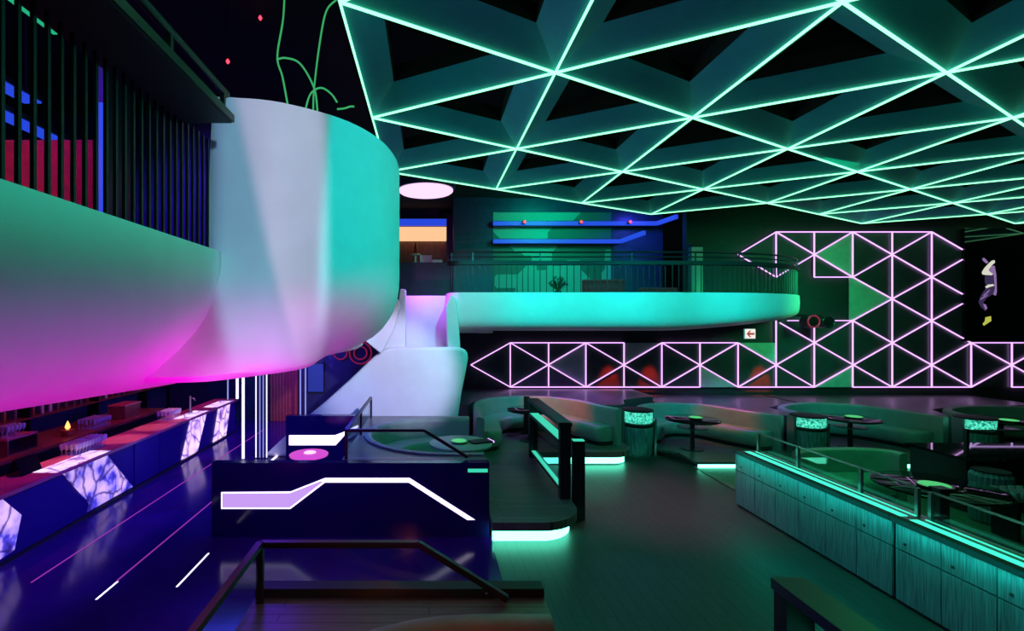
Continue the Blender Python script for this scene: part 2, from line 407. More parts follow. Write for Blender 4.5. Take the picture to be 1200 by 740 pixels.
rl = thing('balcony_railing', 'black barred railing with a wide ledge on the near left balcony', 'railing', (-2.32, 3, H + .70))
R0 = Vector((-2.32, 3, H + .70))
for k in range(36):
    Y = 1.4 + k * 0.11
    MB().box(-0.012, 0.012, -0.012, 0.012, 0, 1.2).build('baluster', M['black'], rl, loc=(0, Y - 3, 0))
MB().box(-2.42, -1.87, -1, 4.75, H + 1.87, H + 1.96).build('ledge', M['black'], rl, loc=-R0)
MB().bar((-1.86, -1, H + 1.915), (-1.86, 4.76, H + 1.915), 0.025, 0.07).build('ledge_edge', M['metal'], rl, loc=-R0)
MB().tube([(-1.9, -1, H + 2.12), (-1.9, 4.7, H + 2.12)], 0.035, 10).build('top_rail', M['metal'], rl, loc=-R0, smooth=40)
for Y in (2.0, 3.67, 4.62): MB().box(-1.92, -1.88, Y - .02, Y + .02, H + 1.96, H + 2.12).build('rail_post', M['metal'], rl, loc=-R0)

# upstairs, behind the left railing
struct('wall_upstairs', MB().box(-8.8, -8.6, -2.4, 10.5, 3.6, 7.6).box(-8.8, -2.6, 10.4, 10.6, 3.6, 7.6), M['wall_blue'], 'dark blue wall of the upper floor behind the railing', 'wall')
t = thing('red_banquette', 'red upholstered banquette behind the bars of the left balcony', 'sofa', (-4.7, 6.2, 3.6))
MB().box(-1.6, .72, .0, .22, .0, 1.95).build('backrest', M['red_fabric'], t, bevel=.04)
MB().box(-1.6, .72, -.6, -.002, .0, .5).build('seat', M['red_fabric'], t, bevel=.05)
lounge = thing('lounge_sofa', 'dark sofa silhouette upstairs against the violet wall behind the bars', 'sofa', (-5.6, 9.3, 3.6))
MB().box(0, 2.6, .0, .6, .1, .45).build('seat', M['leather_dark'], lounge, bevel=.04); MB().box(0, 2.6, .601, .82, .1, 1.05).build('backrest', M['leather_dark'], lounge, bevel=.08)
for xx in (.1, 2.5): MB().box(xx - .04, xx + .04, .1, .18, 0, .099).build('leg', M['metal'], lounge)
t = thing('upstairs_partition', 'dark upright screen with a blue lit edge beside the red banquette', 'screen', (-3.92, 6.1, 3.6))
MB().box(-.05, .05, -.1, .5, 0, 3.2).build('panel', M['wall_blue'], t)
MB().box(-.03, .03, -.13, -.105, .6, 2.3).build('light_edge', M['blue_led'], t)
for lab, X, z, y0, y1, w, m in (('upper painted blue light on the soffit of the left balcony', -5.0, H + 2.74, 5.2, 6.33, .22, 'blue_led'), ('lower painted blue light on the soffit above the red banquette', -5.2, H + 2.5, 5.2, 7.0, .25, 'blue_led'),  # blue pair: glowing slabs paint the blue light on a soffit
                             ('green ceiling lamp strip high above the left balcony', -4.2, H + 3.28, 5.0, 5.75, .22, 'green_led')):
    t = thing('overhead_glow', lab, 'light', (X, y0, z))
    MB().box(-w / 2, w / 2, 0, y1 - y0, 0, .02).build('diffuser', M[m], t)
    MB().box(-w / 2 - .03, w / 2 + .03, -.02, y1 - y0 + .02, .022, .08).build('housing', M['black'], t)
    for yy in (.1, y1 - y0 - .1): MB().box(-.01, .01, yy - .01, yy + .01, .08, 7.6 - z).build('hanger', M['metal'], t)

# loose glowing cords above the rounded end
def cord(pts, lab):
    MB().tube(crv(pts, 6), 0.011, 6).build('glowing_cord', M['cable'], smooth=60)
    return tag(COL.objects[-1], lab, 'cord') if False else None
for pts, lab in (([at(334, -30, 6.4), at(332, 20, 6.4), at(325, 66, 6.4), at(331, 90, 6.4), at(337, 122, 6.4)], 'leftmost green glowing cord, hanging slack onto the white balcony end'),
                 ([at(324, 70, 6.4), at(335, 68, 6.4), at(352, 75, 6.4), at(368, 103, 6.4), at(372, 130, 6.4)], 'arched green cord curling from the leftmost cord down to the balcony end'),
                 ([at(394, 0, 6.6), at(382, 14, 6.6), at(374, 55, 6.6), at(368, 105, 6.6), at(367, 130, 6.6)], 'green cord falling from the corner of the light grid'),
                 ([at(358, 128, 6.5), at(364, 110, 6.5), at(376, 103, 6.5), at(388, 110, 6.5), at(395, 120, 6.5)], 'small looped green cord on top of the balcony end'),
                 ([at(395, 128, 6.6), at(404, 127, 6.6), at(410, 125, 6.6), at(415, 125, 6.6)], 'short pale cord end lying behind the small loop')):
    o = MB().tube(crv(pts, 6), 0.012, 6).build('glowing_cord', M['cable'], smooth=60); tag(o, lab, 'cord')

# ------------------------------------------------------------------ far balcony
fb = thing('balcony', 'long white balcony with rounded underside below the upper lounge', 'balcony', (5, 13, 3.1))
F0 = Vector((5, 13, 3.1))
fpath = crv([(.50, 15.8), (.46, 14.0), (.47, 13.1), (.62, 12.66), (1.1, 12.6), (2.5, 12.6), (4.5, 12.6), (6.2, 12.6), (7.2, 12.65), (8.3, 12.85), (9.4, 13.3), (10.3, 14.0), (10.9, 14.9), (11.1, 15.98)], 6)
rows = []; N = len(fpath)
for i, p in enumerate(fpath):
    tt = (fpath[min(i + 1, N - 1)] - fpath[max(i - 1, 0)]).normalized(); inw = Vector((-tt.y, tt.x))
    zb = -.26 + .34 * max(0, min(1, (p.x - 6.0) / 4.4)) ** 1.3
    r = []
    for a, d in ((1, .12), (1, 0), (.7, -.01), (.4, 0), (.25, .02), (.13, .08), (.05, .18), (.0, .36), (-.01, .9), (-.01, 1.2)):
        q = p + inw * d
        r.append(Vector((q.x, q.y, H + zb + (.71 - zb) * a)) - F0)
    rows.append(r)
MB().loft(rows).build('parapet', M['white'], fb, smooth=60, solid=0.06)
MB().prism([(.75, 15.99), (.75, 13.0), (7.2, 13.0), (9.2, 13.6), (10.2, 14.6), (10.6, 15.99)], H + .0, H + .25).build('deck', M['wall_dark'], fb, loc=-F0)
fr = thing('balcony_railing', 'black barred railing along the far balcony of the upper lounge', 'railing', (5, 12.7, H + .71))
FR0 = Vector((5, 12.7, H + .71))
rp = [p + Vector((0, .08)) for p in fpath if p.y < 15 and p.x > .5]
dense = crv(rp, 4); acc = 0; last = dense[0]; cnt = 0
for p in dense[1:]:
    acc += (p - last).length; last = p
    if acc > 0.128 and cnt < 98:
        acc = 0; cnt += 1
        MB().box(-.009, .009, -.009, .009, 0, .70).build('baluster', M['metal'], fr, loc=(p.x - 5, p.y - 12.7, 0))
MB().sweep(rp, [(-.05, .70), (.10, .70), (.10, .80), (-.05, .80)]).build('ledge', M['black'], fr, loc=(-5, -12.7, 0))
MB().tube([(p.x, p.y, .90) for p in rp], .018, 6).build('middle_rail', M['metal'], fr, loc=(-5, -12.7, 0), smooth=50)
MB().tube([(p.x, p.y, 1.02) for p in rp], .024, 6).build('top_rail', M['metal'], fr, loc=(-5, -12.7, 0), smooth=50)
for k in range(2, len(rp), 7): MB().box(rp[k].x - .015, rp[k].x + .015, rp[k].y - .015, rp[k].y + .015, .80, 1.02).build('rail_post', M['metal'], fr, loc=(-5, -12.7, 0))

# ------------------------------------------------------------------ upper lounge behind the far balcony
struct('floor_upper_lounge', MB().box(-8.6, 8.2, 16.0, 19.4, 3.35, 3.6), M['wall_dark'], 'dark floor of the upper lounge', 'floor')
struct('floor_landing', MB().box(-2.4, .45, 13.3, 16.0, 3.45, 3.6), M['wall_dark'], 'dark floor of the stair landing', 'floor')
mur = MB().box(at(578, 0, 17.6).x, at(716, 0, 17.6).x, 17.6, 17.75, 3.6, at(0, 249, 17.6).z).build('wall_mural', M['mural'])
mur['kind'] = 'structure'; mur['label'] = 'upper lounge wall painted with angular green shapes'; mur['category'] = 'wall'
struct('wall_upper_lounge', MB().box(at(716, 0, 17.6).x, 8.2, 17.6, 17.75, 3.6, 7.6).box(at(531, 0, 17.6).x, at(577.5, 0, 17.6).x, 17.5, 17.75, 3.6, 7.6).box(at(577.6, 0, 17.6).x, at(715.9, 0, 17.6).x, 17.6, 17.75, at(0, 248.8, 17.6).z, 7.6), M['wall_blue'], 'dark navy wall of the upper lounge', 'wall')
for lab, y, x1, e in (('upper blue light strip turning the corner over the green mural', 262, 770, (793, 254)), ('lower blue light strip turning the corner across the green mural', 283, 727, (755, 273))):
    a = at(578, y, 17.3); b = at(x1, y, 17.3); z = a.z
    k = (H - z) / ((e[1] - CY) / F); c = Vector(((e[0] - CX) / F * k, k, z))
    t = thing('light_strip', lab, 'light', a)
    m = MB().bar((0, 0, 0), b - a, .10, .13); m.build('light_line', M['blue_led'], t)
    MB().bar(b - a, c - a, .10, .13).build('return_line', M['blue_led'], t)
    MB().bar(Vector((0, .1, 0)), b - a + Vector((0, .1, 0)), .09, .2).build('housing', M['black'], t)
    MB().bar(Vector((0.02, .14, 0)), Vector((0.02, .27, 0)), .05).build('bracket', M['black'], t)
for lab, x in (('left red projector lamp on the upper blue strip', 614), ('middle red projector lamp on the upper blue strip', 680), ('right red projector lamp on the upper blue strip', 737)):
    p = at(x, 261, 17.18); t = thing('stage_lamp', lab, 'lamp', p)
    MB().lathe([(.02, -.05), (.06, -.04), (.07, .06), (.03, .1)], n=12).build('body', M['black'], t, rot=(PI / 2, 0, 0), smooth=40)
    MB().lathe([(.03, 0), (.05, .012), (.02, .02)], n=12).build('lens', M['red_dot'], t, loc=(0, -.11, 0), rot=(PI / 2, 0, 0))
# pale lit column and its base
t = thing('display_column', 'pale grey pillar with a lit face behind the far railing', 'pillar', at(815, 345, 15.4) * 1.0)
t.location.z = 3.55
MB().box(-.17, .17, -.1, .1, 0, 2.0).build('shaft', M['steel'], t)
MB().box(-.2, .2, -.13, .13, 2.0, 2.1).build('cap', M['wall_dark'], t)
MB().box(-.2, .2, -.13, .13, -.0, .1).build('plinth', M['wall_dark'], t)
# lounge furniture upstairs
def lounge_sofa(lab, x0, x1, y0, z1, m, grp=None):
    t = thing('lounge_sofa', lab, 'sofa', (x0, y0, 3.6), grp); w = x1 - x0
    MB().box(0, w, .0, .55, .12, .45).build('seat', M[m], t, bevel=.03)
    MB().box(0, w, .56, .76, .12, z1 - 3.6).build('backrest', M[m], t, bevel=.04)
    for xx in (.1, w - .1): MB().box(xx - .03, xx + .03, .1, .16, 0, .12).build('leg', M['metal'], t)
    return t
lounge_sofa('red edged lounge sofa behind the far railing, left of the pillar', at(686, 0, 14.6).x, at(735, 0, 14.6).x, 14.2, H + 1.22, 'red_fabric')
lounge_sofa('long low black sofa against the green mural', at(590, 0, 16.4).x, at(640, 0, 16.4).x, 16.1, H + .95, 'leather_dark')
lounge_sofa('dark sofa in the upper lounge beside the pale pillar', at(755, 0, 14.6).x, at(800, 0, 14.6).x, 14.3, H + .98, 'red_fabric')
t = thing('potted_plant', 'dark bushy plant in a tall pot before the green mural', 'plant', at(654, 340, 15.2)); t.location.z = 3.6 if True else 0
MB().lathe([(.10, 0), (.14, .1), (.12, .55), (.09, .6)], n=14).build('pot', M['gloss'], t, smooth=40)
fol = MB()
for k in range(46):
    a = random.uniform(0, 2 * PI); e = random.uniform(.1, 1.3); r = random.uniform(.12, .3)
    p = Vector((math.cos(a) * math.cos(e) * r, math.sin(a) * math.cos(e) * r, .72 + math.sin(e) * r)); q = p + Vector((random.uniform(-.05, .05), random.uniform(-.05, .05), .06))
    fol.bar(Vector((0, 0, .6)), p, .012); fol.bar(p, q, .06, .012)
fol.build('foliage', M['leaf'], t)
# service hatch left of the mural: warm cove, counter, red lamp
Yh = 18.6
t = thing('service_hatch', 'lit serving hatch with a warm strip of ceiling behind the white stair', 'counter', (at(498, 0, Yh).x, Yh, 3.6))
L0 = Vector(t.location)
x0, x1 = at(452, 0, Yh).x - L0.x, at(523, 0, Yh).x - L0.x
MB().box(x0, x1, -.35, .35, 0, at(0, 309, Yh).z - 3.6).build('counter', M['wall_blue'], t)
MB().box(x0, x1, .4, .5, 0, at(0, 255, Yh).z - 3.6).build('back_panel', M['wood'], t)
MB().box(x0, x1, .0, .38, at(0, 281, Yh).z - 3.6, at(0, 266, Yh).z - 3.6).build('warm_cove', M['warm'], t)
MB().box(x0, x1, -.06, -.0, at(0, 265, Yh).z - 3.6, at(0, 257, Yh).z - 3.6).build('blue_fascia', M['blue_led'], t)
MB().box(x1, x1 + .25, -.35, .5, 0, at(0, 255, Yh).z - 3.6).build('jamb', M['wall_blue'], t)
zc = at(0, 309, Yh).z
t = thing('counter_lamp', 'red shaded lamp on a white stem, standing on the serving hatch counter', 'lamp', (at(487, 0, Yh).x, Yh - .1, zc))
MB().lathe([(.09, 0), (.1, .03), (.045, .05), (.04, .28), (.2, .3), (.2, .33), (.05, .34)], n=16).build('stem', M['paper'], t, smooth=40)
MB().lathe([(.13, .36), (.06, .7), (.03, .75)], n=16).build('lamp_shade', M['red_paint'], t, smooth=40)
MB().lathe([(.02, .33), (.02, .37)], n=8).build('socket', M['metal'], t)
o = MB().box(-.22, .22, -.08, .08, 0, .28).build('till_box', M['paper'], loc=(at(499, 0, Yh).x, Yh - .15, zc), bevel=.015); tag(o, 'small white box on the serving hatch counter beside the red lamp', 'box')
t = thing('till_box', 'low dark box at the right of the hatch counter', 'box', (at(512, 0, Yh).x, Yh - .15, zc)); MB().box(-.2, .2, -.1, .1, 0, .12).build('body', M['blue_led'] if False else M['steel'], t, bevel=.01)
# round ceiling lamp
p = at(499, 226, 12.2)
t = thing('round_ceiling_lamp', 'large glowing lilac round lamp on the ceiling beside the white balcony end', 'lamp', p)
MB().lathe([(.0001, 0), (.62, 0), (.66, .03), (.66, .06)], n=48).build('diffuser', M['round_lamp'], t, smooth=30)
MB().lathe([(.70, .061), (.72, .1), (.72, .2), (.70, .22)], n=48).build('rim', M['wall_blue'], t, smooth=30)
MB().lathe([(.05, .22), (.05, 7.6 - p.z)], n=10).build('drop_rod', M['metal'], t)

# ------------------------------------------------------------------ white stair between the balconies
st = thing('stair_balustrade', 'solid white stair balustrade dropping from the far balcony', 'stair', (-.6, 12.2, 0))
ST0 = Vector((-.6, 12.2, 0))
def pxpoly(pts, Y): return [(at(x, y, Y).x, at(x, y, Y).z) for x, y in pts]
front = pxpoly([(352, 495), (380, 472), (410, 445), (436, 420), (447, 411), (455, 408), (468, 407), (535, 407), (543, 408.5), (548, 413), (548.5, 420), (546, 435), (541, 460), (537, 487), (531, 520), (526, 545)], 12.2)
front = [(x, max(z, 0)) for x, z in front] + [(at(352, 0, 12.2).x - .9, 0)]
MB().prism(front, 12.15, 12.35, 'y').build('front_panel', M['white'], st, loc=-ST0, bevel=.07)
side = pxpoly([(447, 410), (455, 397), (463, 375), (468, 352), (470, 340), (476, 340), (476, 410)], 12.8)
MB().prism(side, 12.4, 12.9, 'y').build('side_panel', M['white'], st, loc=-ST0, bevel=.03)
sid2 = pxpoly([(428, 398), (450, 375), (466, 350), (470, 358), (463, 385), (448, 414)], 12.2)
MB().prism(sid2, 11.9, 12.1, 'y').build('rising_band', M['white'], st, loc=-ST0, bevel=.03)
bk = pxpoly([(473, 347), (526, 347), (526, 415), (473, 415)], 13.3)
MB().prism(bk, 13.2, 13.3, 'y').build('landing_panel', M['white'], st, loc=-ST0, bevel=.02)
nw = pxpoly([(522, 360), (528, 346), (533, 350), (537, 380), (539, 412), (524, 412)], 12.7)
MB().prism(nw, 12.42, 12.9, 'y').build('newel', M['white'], st, loc=-ST0, bevel=.03)
for k in range(14):
    x = -2.6 + k * .18; z = .16 + k * .17
    MB().box(x - .1, x + .1, 12.4, 13.15, max(0, z - .35), z).build('tread', M['wall_dark'], st, loc=-ST0)

# ------------------------------------------------------------------ light lattice on the back wall
cx_ = [551.7, 598, 642.9, 686.6, 731.3, 775.6, 820.3, 864.9, 909.5, 954.2, 999.3, 1045.6, 1091.9, 1138.1, 1185.8, 1233, 1280, 1327]
ry_ = [272, 298.5, 325, 350.5, 376, 402, 428, 454]
def wp(c, r, Y=YW - .06):
    if isinstance(c, float): i = int(c); xx = cx_[i] + (cx_[i + 1] - cx_[i]) * (c - i)
    else: xx = cx_[c]
    if isinstance(r, float): i = min(int(r), 6); yy = ry_[i] + (ry_[i + 1] - ry_[i]) * (r - i)
    else: yy = ry_[r]
    return at(xx, yy, Y)
lat = thing('light_lattice', 'triangular lattice of lilac light lines across the black back wall', 'wall light', (8, YW, 1))
LA0 = Vector((8, YW, 1))
def panel(pts, m, y0, y1, name):
    P = [wp(c, r) for c, r in pts]; MB().prism([(p.x, p.z) for p in P], y0, y1, 'y').build(name, M[m], lat, loc=-LA0)
panel([(0, 6), (1, 5), (8, 5), (8, 4), (10, 4), (10, 2), (9, 2), (9, 1), (8, 2), (7, 1), (8, 0), (12, 0), (12.78, .78), (12.78, 4.78), (13, 5), (17, 5), (17, 7), (1, 7)], 'panel', YW - .05, YW - .0005, 'backing_panel')
for tri in (((4, 5), (5, 5), (4, 6)), ((2, 6), (3, 5), (3, 7)), ((6, 6), (7, 7), (6, 7)), ((7, 5), (8, 5), (8, 6)), ((9.9, 2), (10, 2), (11, 3), (10, 4), (9.9, 4)), ((9, 7), (10, 6), (10, 7)), ((9, 1), (10, 0), (10, 2))):
    panel(tri, 'panel_pale', YW - .09, YW - .052, 'pale_panel')
SEG = []
def L(*pts):
    for a, b in zip(pts[:-1], pts[1:]): SEG.append((a, b))
segs = [
 [(1, 5), (4, 5)], [(5, 5), (7, 5)], [(1, 7), (6, 7)], [(7, 7), (9, 7)], [(10, 7), (13, 7)], [(14, 7), (17, 7)], [(13, 5), (17, 5)],
 [(8, 0), (12, 0)], [(9, 2), (10, 2)], [(8.3, 4), (10, 4)],
 [(0, 6), (1, 5)], [(0, 6), (1, 7)], [(1, 5), (3, 7)], [(1, 7), (3, 5)], [(3, 5), (5, 7)], [(3, 7), (5, 5)], [(5, 5), (7, 7)], [(5, 7), (7, 5)], [(7, 5), (9, 7)], [(7, 7), (10, 4)],
 [(7, 1), (8, 0)], [(7, 1), (8, 2)], [(8, 0), (10, 2)], [(8, 2), (10, 0)], [(10, 0), (12, 2)], [(10, 2), (12, 0)], [(10, 2), (11, 3)], [(10, 4), (12, 2)], [(11, 3), (13, 5)],
 [(12, 0), (12.78, .78)], [(12, 2), (12.78, 1.22)], [(12, 2), (12.78, 2.78)], [(12, 4), (12.78, 3.22)],
 [(8.1, 4.1), (11, 7)], [(10, 4), (13, 7)], [(9, 7), (12, 4)], [(11, 7), (13, 5)], [(13, 5), (15, 7)], [(13, 7), (15, 5)], [(15, 5), (17, 7)], [(15, 7), (17, 5)],
 [(8, 0), (8, 2)], [(8, 4), (8, 7)], [(9, 0), (9, 2)], [(9, 4), (9, 7)], [(10, 0), (10, 2)], [(10, 4), (10, 7)], [(11, 0), (11, 7)], [(12, 0), (12, 7)], [(13, 5), (13, 7)], [(14, 5), (14, 7)], [(15, 5), (15, 7)], [(16, 5), (16, 7)],
] + [[(c, 5), (c, 7)] for c in range(1, 8)]
for a, b in segs:
    p, q = wp(*a, Y=YW - .1), wp(*b, Y=YW - .1)
    MB().bar(p - LA0, q - LA0, .031, .031).build('light_line', M['wall_led'], lat)

# dancer picture on a black screen at the right
scr = thing('picture_screen', 'black wall screen showing a leaping dancer in a white top and yellow shoes', 'picture', at(1165, 340, YW - .1))
S0 = Vector(scr.location)
MB().box(at(1129, 0, 15.9).x, at(1222, 0, 15.9).x, YW - .14, YW - .02, at(0, 400, 15.9).z, at(0, 268, 15.9).z).build('screen', M['gloss'], scr, loc=-S0)
def fig(pts, m, name, dy=0):
    q = [at(1120 + u * .1623, 280 + v * .1622, YW - .15) for u, v in pts]
    MB().prism([(p.x, p.z) for p in q], YW - .155 - dy, YW - .142, 'y').build(name, M[m], scr, loc=-S0)
fig([(193, 143), (203, 138), (218, 150), (236, 172), (222, 178), (200, 160)], 'pic_lilac', 'hand')
fig([(240, 178), (262, 158), (280, 155), (283, 172), (262, 190), (238, 222), (246, 240), (266, 252), (262, 264), (220, 262), (195, 258), (190, 242), (208, 212)], 'pic_white', 'white_top')
fig([(246, 210), (262, 196), (280, 195), (286, 230), (292, 262), (272, 262), (250, 240)], 'pic_lilac', 'torso')
fig([(212, 268), (272, 268), (274, 340), (222, 345), (212, 310)], 'pic_dark', 'waist')
fig([(216, 346), (230, 332), (270, 328), (276, 340), (240, 350), (222, 358)], 'pic_white', 'belt', .004)
fig([(276, 262), (292, 262), (296, 380), (290, 410), (272, 404), (284, 360)], 'pic_lilac', 'arm')
fig([(218, 360), (276, 346), (268, 400), (220, 430), (198, 462), (226, 500), (214, 522), (180, 488), (166, 455), (186, 405)], 'pic_dark', 'trousers')
for a in ([(196, 408), (244, 366), (240, 380), (200, 418)], [(176, 432), (232, 402), (228, 412), (178, 442)], [(196, 470), (216, 476), (226, 504), (212, 514)]): fig(a, 'pic_lilac', 'trouser_fold', .004)
fig([(216, 568), (254, 560), (256, 594), (228, 612), (204, 628), (196, 616), (212, 596)], 'pic_yellow', 'shoe')

# exit sign under the far balcony
p = at(879, 391.5, 13.05); t = thing('exit_sign', 'small square white exit sign with a red left arrow under the far balcony', 'sign', p)
MB().box(-.14, .14, 0, .05, -.13, .13).build('box', M['paper'], t)
MB().box(-.13, .13, -.012, -.002, -.12, .12).build('face', M['sign_face'], t)
MB().prism([(-.10, 0), (-.02, .085), (.02, .085), (-.035, .025), (.10, .025), (.10, -.025), (-.035, -.025), (.02, -.085), (-.02, -.085)], -.02, -.013, 'y').build('arrow', M['sign_red'], t)
MB().box(-.015, .015, .01, .04, .13, .25).build('bracket', M['black'], t)
# pair of stage lamps at the balcony tip
for lab, x, y in (('round stage lamp with a red lit rim at the tip of the far balcony', 953, 377), ('unlit round black stage lamp right of the red rimmed one', 970, 377.5)):
    p = at(x, y, 15.0); t = thing('stage_spotlight', lab, 'lamp', p)
    MB().lathe([(.14, .0), (.19, .02), (.19, .3), (.12, .42), (.04, .44)], n=24).build('housing', M['black'], t, rot=(-PI / 2, 0, 0), smooth=40)
    MB().tube([(.175 * math.cos(a), -.02, .175 * math.sin(a)) for a in [2 * PI * k / 24 for k in range(25)]], .022, 6).build('rim', M['neon_red'] if x < 960 else M['metal'], t, smooth=60)
    MB().lathe([(.02, 0), (.13, .004), (.02, .02)], n=24).build('lens', M['gloss'], t, rot=(PI / 2, 0, 0), loc=(0, -.004, 0))
    MB().bar((0, .25, .18), (0, 1.0, .18), .05).build('bracket', M['black'], t)

# ------------------------------------------------------------------ raised floors
def arc(cx0, cy0, r, a0, a1, n=10): return [(cx0 + r * math.cos(math.radians(a0 + (a1 - a0) * k / n)), cy0 + r * math.sin(math.radians(a0 + (a1 - a0) * k / n))) for k in range(n + 1)]
plat = [(-1.33, 7.82), (.93, 7.82), (.93, 7.38)] + arc(1.65, 8.08, .70, -90, 0) + [(2.35, 11.35)] + [(4.2, 11.35)] + arc(4.2, 11.85, .5, -90, 0) + [(4.7, 15.98), (.62, 15.98), (.62, 12.1), (-1.33, 12.1)]
pl = thing('platform', 'plank topped raised floor lit from beneath along its rounded edge', 'platform', (1.5, 8, 0))
PL0 = Vector((1.5, 8, 0))
MB().prism(plat, .20, .325).build('top', M['deck'], pl, loc=-PL0)
def led_run(path, inset, z0, z1, m, name, par, off):
    MB().sweep(path, [(inset, z0), (inset + .04, z0), (inset + .04, z1), (inset, z1)], 1).build(name, M[m], par, loc=off)
led_run([(.95, 7.38)] + arc(1.65, 8.08, .70, -90, 0)[1:9], .12, .005, .17, 'teal_led', 'under_light', pl, -PL0)
led_run([(2.6, 11.35), (4.2, 11.35)] + arc(4.2, 11.85, .5, -90, 0)[1:9], .12, .03, .17, 'teal_led', 'under_light', pl, -PL0)
MB().prism([(-1.2, 8.0), (.95, 8.0), (.95, 7.7), (1.6, 7.7), (2.05, 8.2), (2.1, 11.6), (4.3, 11.6), (4.5, 15.9), (.7, 15.9), (.7, 12.05), (-1.2, 12.05)], 0.0, .2).build('base', M['black'], pl, loc=-PL0)
p2 = thing('platform', 'low step up to the right hand booths with a glowing teal edge', 'platform', (9, 11.2, 0)); P20 = Vector((9, 11.2, 0))
MB().prism([(5.95, 11.15), (19.9, 11.15), (19.9, 15.98), (5.2, 15.98), (5.2, 12.6), (5.95, 12.0)], .10, .15).build('top', M['deck'], p2, loc=-P20)
MB().prism([(6.1, 11.35), (19.8, 11.35), (19.8, 15.9), (5.4, 15.9), (5.4, 12.7)], .0, .10).build('base', M['black'], p2, loc=-P20)
for a, b in ((6.02, 7.9), (9.6, 12.1)): MB().box(a, b, 11.2, 11.24, .01, .095).build('under_light', M['teal_led'], p2, loc=-P20)

# ------------------------------------------------------------------ curved booths against the back wall
def booth(name, lab, pts, zf, back, seat, side, depth=.55, trim=(2, 2), m='leather'):
    path = crv(pts, 11); c = Vector((*path[len(path) // 2], zf))
    t = thing(name, lab, 'sofa', c)
    off = -c
    b = .16
    MB().sweep(path, [(0, zf), (b, zf), (b + .02, back - .08), (b, back - .02), (b * .6, back), (.03, back), (0, back - .03)], side).build('backrest', M[m], t, loc=off, smooth=50)
    sp = path[trim[0]:len(path) - trim[1]]
    MB().sweep(sp, [(b + .025, zf + .10), (depth + b - .04, zf + .10), (depth + b, zf + .16), (depth + b + .01, seat - .08), (depth + b - .03, seat - .02), (depth + b - .1, seat), (b + .025, seat)], side, 4, b + .025).build('seat', M[m], t, loc=off, smooth=50)
    MB().sweep(sp, [(b + .03, zf), (depth + b - .08, zf), (depth + b - .08, zf + .098), (b + .03, zf + .098)], side, 4, b + .03).build('plinth', M['black'], t, loc=off)
    return t
booth('booth_sofa', 'curved grey booth sofa under the left end of the lilac lattice', [(1.02, 10.9), (1.05, 11.9), (1.22, 13.1), (1.9, 13.9), (3.0, 14.05), (3.85, 13.5), (4.35, 12.5), (4.6, 12.0)], .325, 1.2, .78, -1, .5, (6, 3))
booth('booth_sofa', 'curved grey booth sofa between the first and second lit ice cylinders', [(5.40, 12.75), (5.62, 13.6), (6.5, 14.15), (7.5, 13.9), (8.1, 12.95), (8.62, 12.2)], .15, 1.0, .60, -1, .5, (2, 3))
booth('booth_sofa', 'curved grey booth sofa between the second and third lit ice cylinders', [(9.22, 12.4), (9.36, 13.5), (10.6, 14.2), (11.7, 13.8), (12.2, 12.9), (12.42, 12.0)], .15, 1.0, .60, -1, .5, (2, 3))
booth('booth_sofa', 'curved grey booth sofa right of the third lit ice cylinder', [(13.05, 12.0), (13.5, 13.2), (15, 13.7), (16.6, 13.2), (17.2, 12.2)], .15, 1.0, .60, -1, .5, (2, 3))
for lab, poly in (('dark shelf top behind the leftmost booth sofa', [(.65, 14.35), (.65, 13.2), (1.0, 12.8), (1.15, 13.3), (1.85, 14.1), (3.05, 14.25), (3.95, 13.65), (4.5, 12.85), (4.74, 12.8), (5.05, 12.98), (5.3, 13.7), (6.4, 14.35), (6.4, 15.85), (.65, 15.85)]),
                  ('dark shelf top behind the booth sofa between the ice cylinders', [(6.5, 14.35), (7.65, 14.05), (8.3, 13.05), (8.85, 12.35), (9.1, 12.7), (9.2, 13.6), (10.5, 14.4), (10.5, 15.85), (6.5, 15.85)]),
                  ('dark shelf top behind the booth sofas at the right', [(10.6, 14.4), (11.85, 13.95), (12.4, 13.0), (12.7, 12.3), (12.95, 12.6), (13.3, 13.3), (14.9, 13.9), (17, 13.9), (17, 15.85), (10.6, 15.85)])):
    zf = .15 if '.5' and 'leftmost' not in lab else .325
    t = thing('booth_shelf', lab, 'shelf', (poly[0][0], poly[0][1], zf)); off = -Vector(t.location)
    MB().prism(poly, zf, .95 if zf < .2 else 1.14).build('body', M['shelf'], t, loc=off)

def ice_cylinder(lab, x, y, zf, h):
    t = thing('ice_cylinder', lab, 'wine cooler', (x, y, zf))
    MB().lathe([(.30, 0), (.30, .04), (.33, .06), (.36, h * .62), (.34, h * .64)], n=48, flute=.04).build('body', M['counter'], t, smooth=20)
    MB().lathe([(.345, h * .645), (.36, h * .66), (.36, h * .70), (.345, h * .715)], n=32).build('band', M['black'], t, smooth=40)
    MB().lathe([(.30, h * .72), (.335, h * .74), (.345, h * .9), (.34, h * .965)], n=32).build('lit_glass', M['ice'], t, smooth=40)
    MB().lathe([(.35, h * .966), (.37, h * .975), (.37, h), (.33, h * 1.01)], n=32).build('lid', M['black'], t, smooth=40)
    a = MB()
    a.box(-.42, -.365, -.12, .12, 0, h * .98); a.build('side_fin', M['steel'], t)
    a = MB(); a.box(.365, .42, -.12, .12, 0, h * .8); a.build('side_fin', M['steel'], t)
ice_cylinder('lit ice cylinder ending the leftmost booth, nearest the platform', at(747, 0, 12.35).x, 12.35, 0, 1.12)
ice_cylinder('lit ice cylinder in the middle, behind the glass screen of the long counter', 8.95, 11.85, .15, .92)
ice_cylinder('lit ice cylinder farthest right, above the black service counter', 12.62, 11.6, .15, .92)

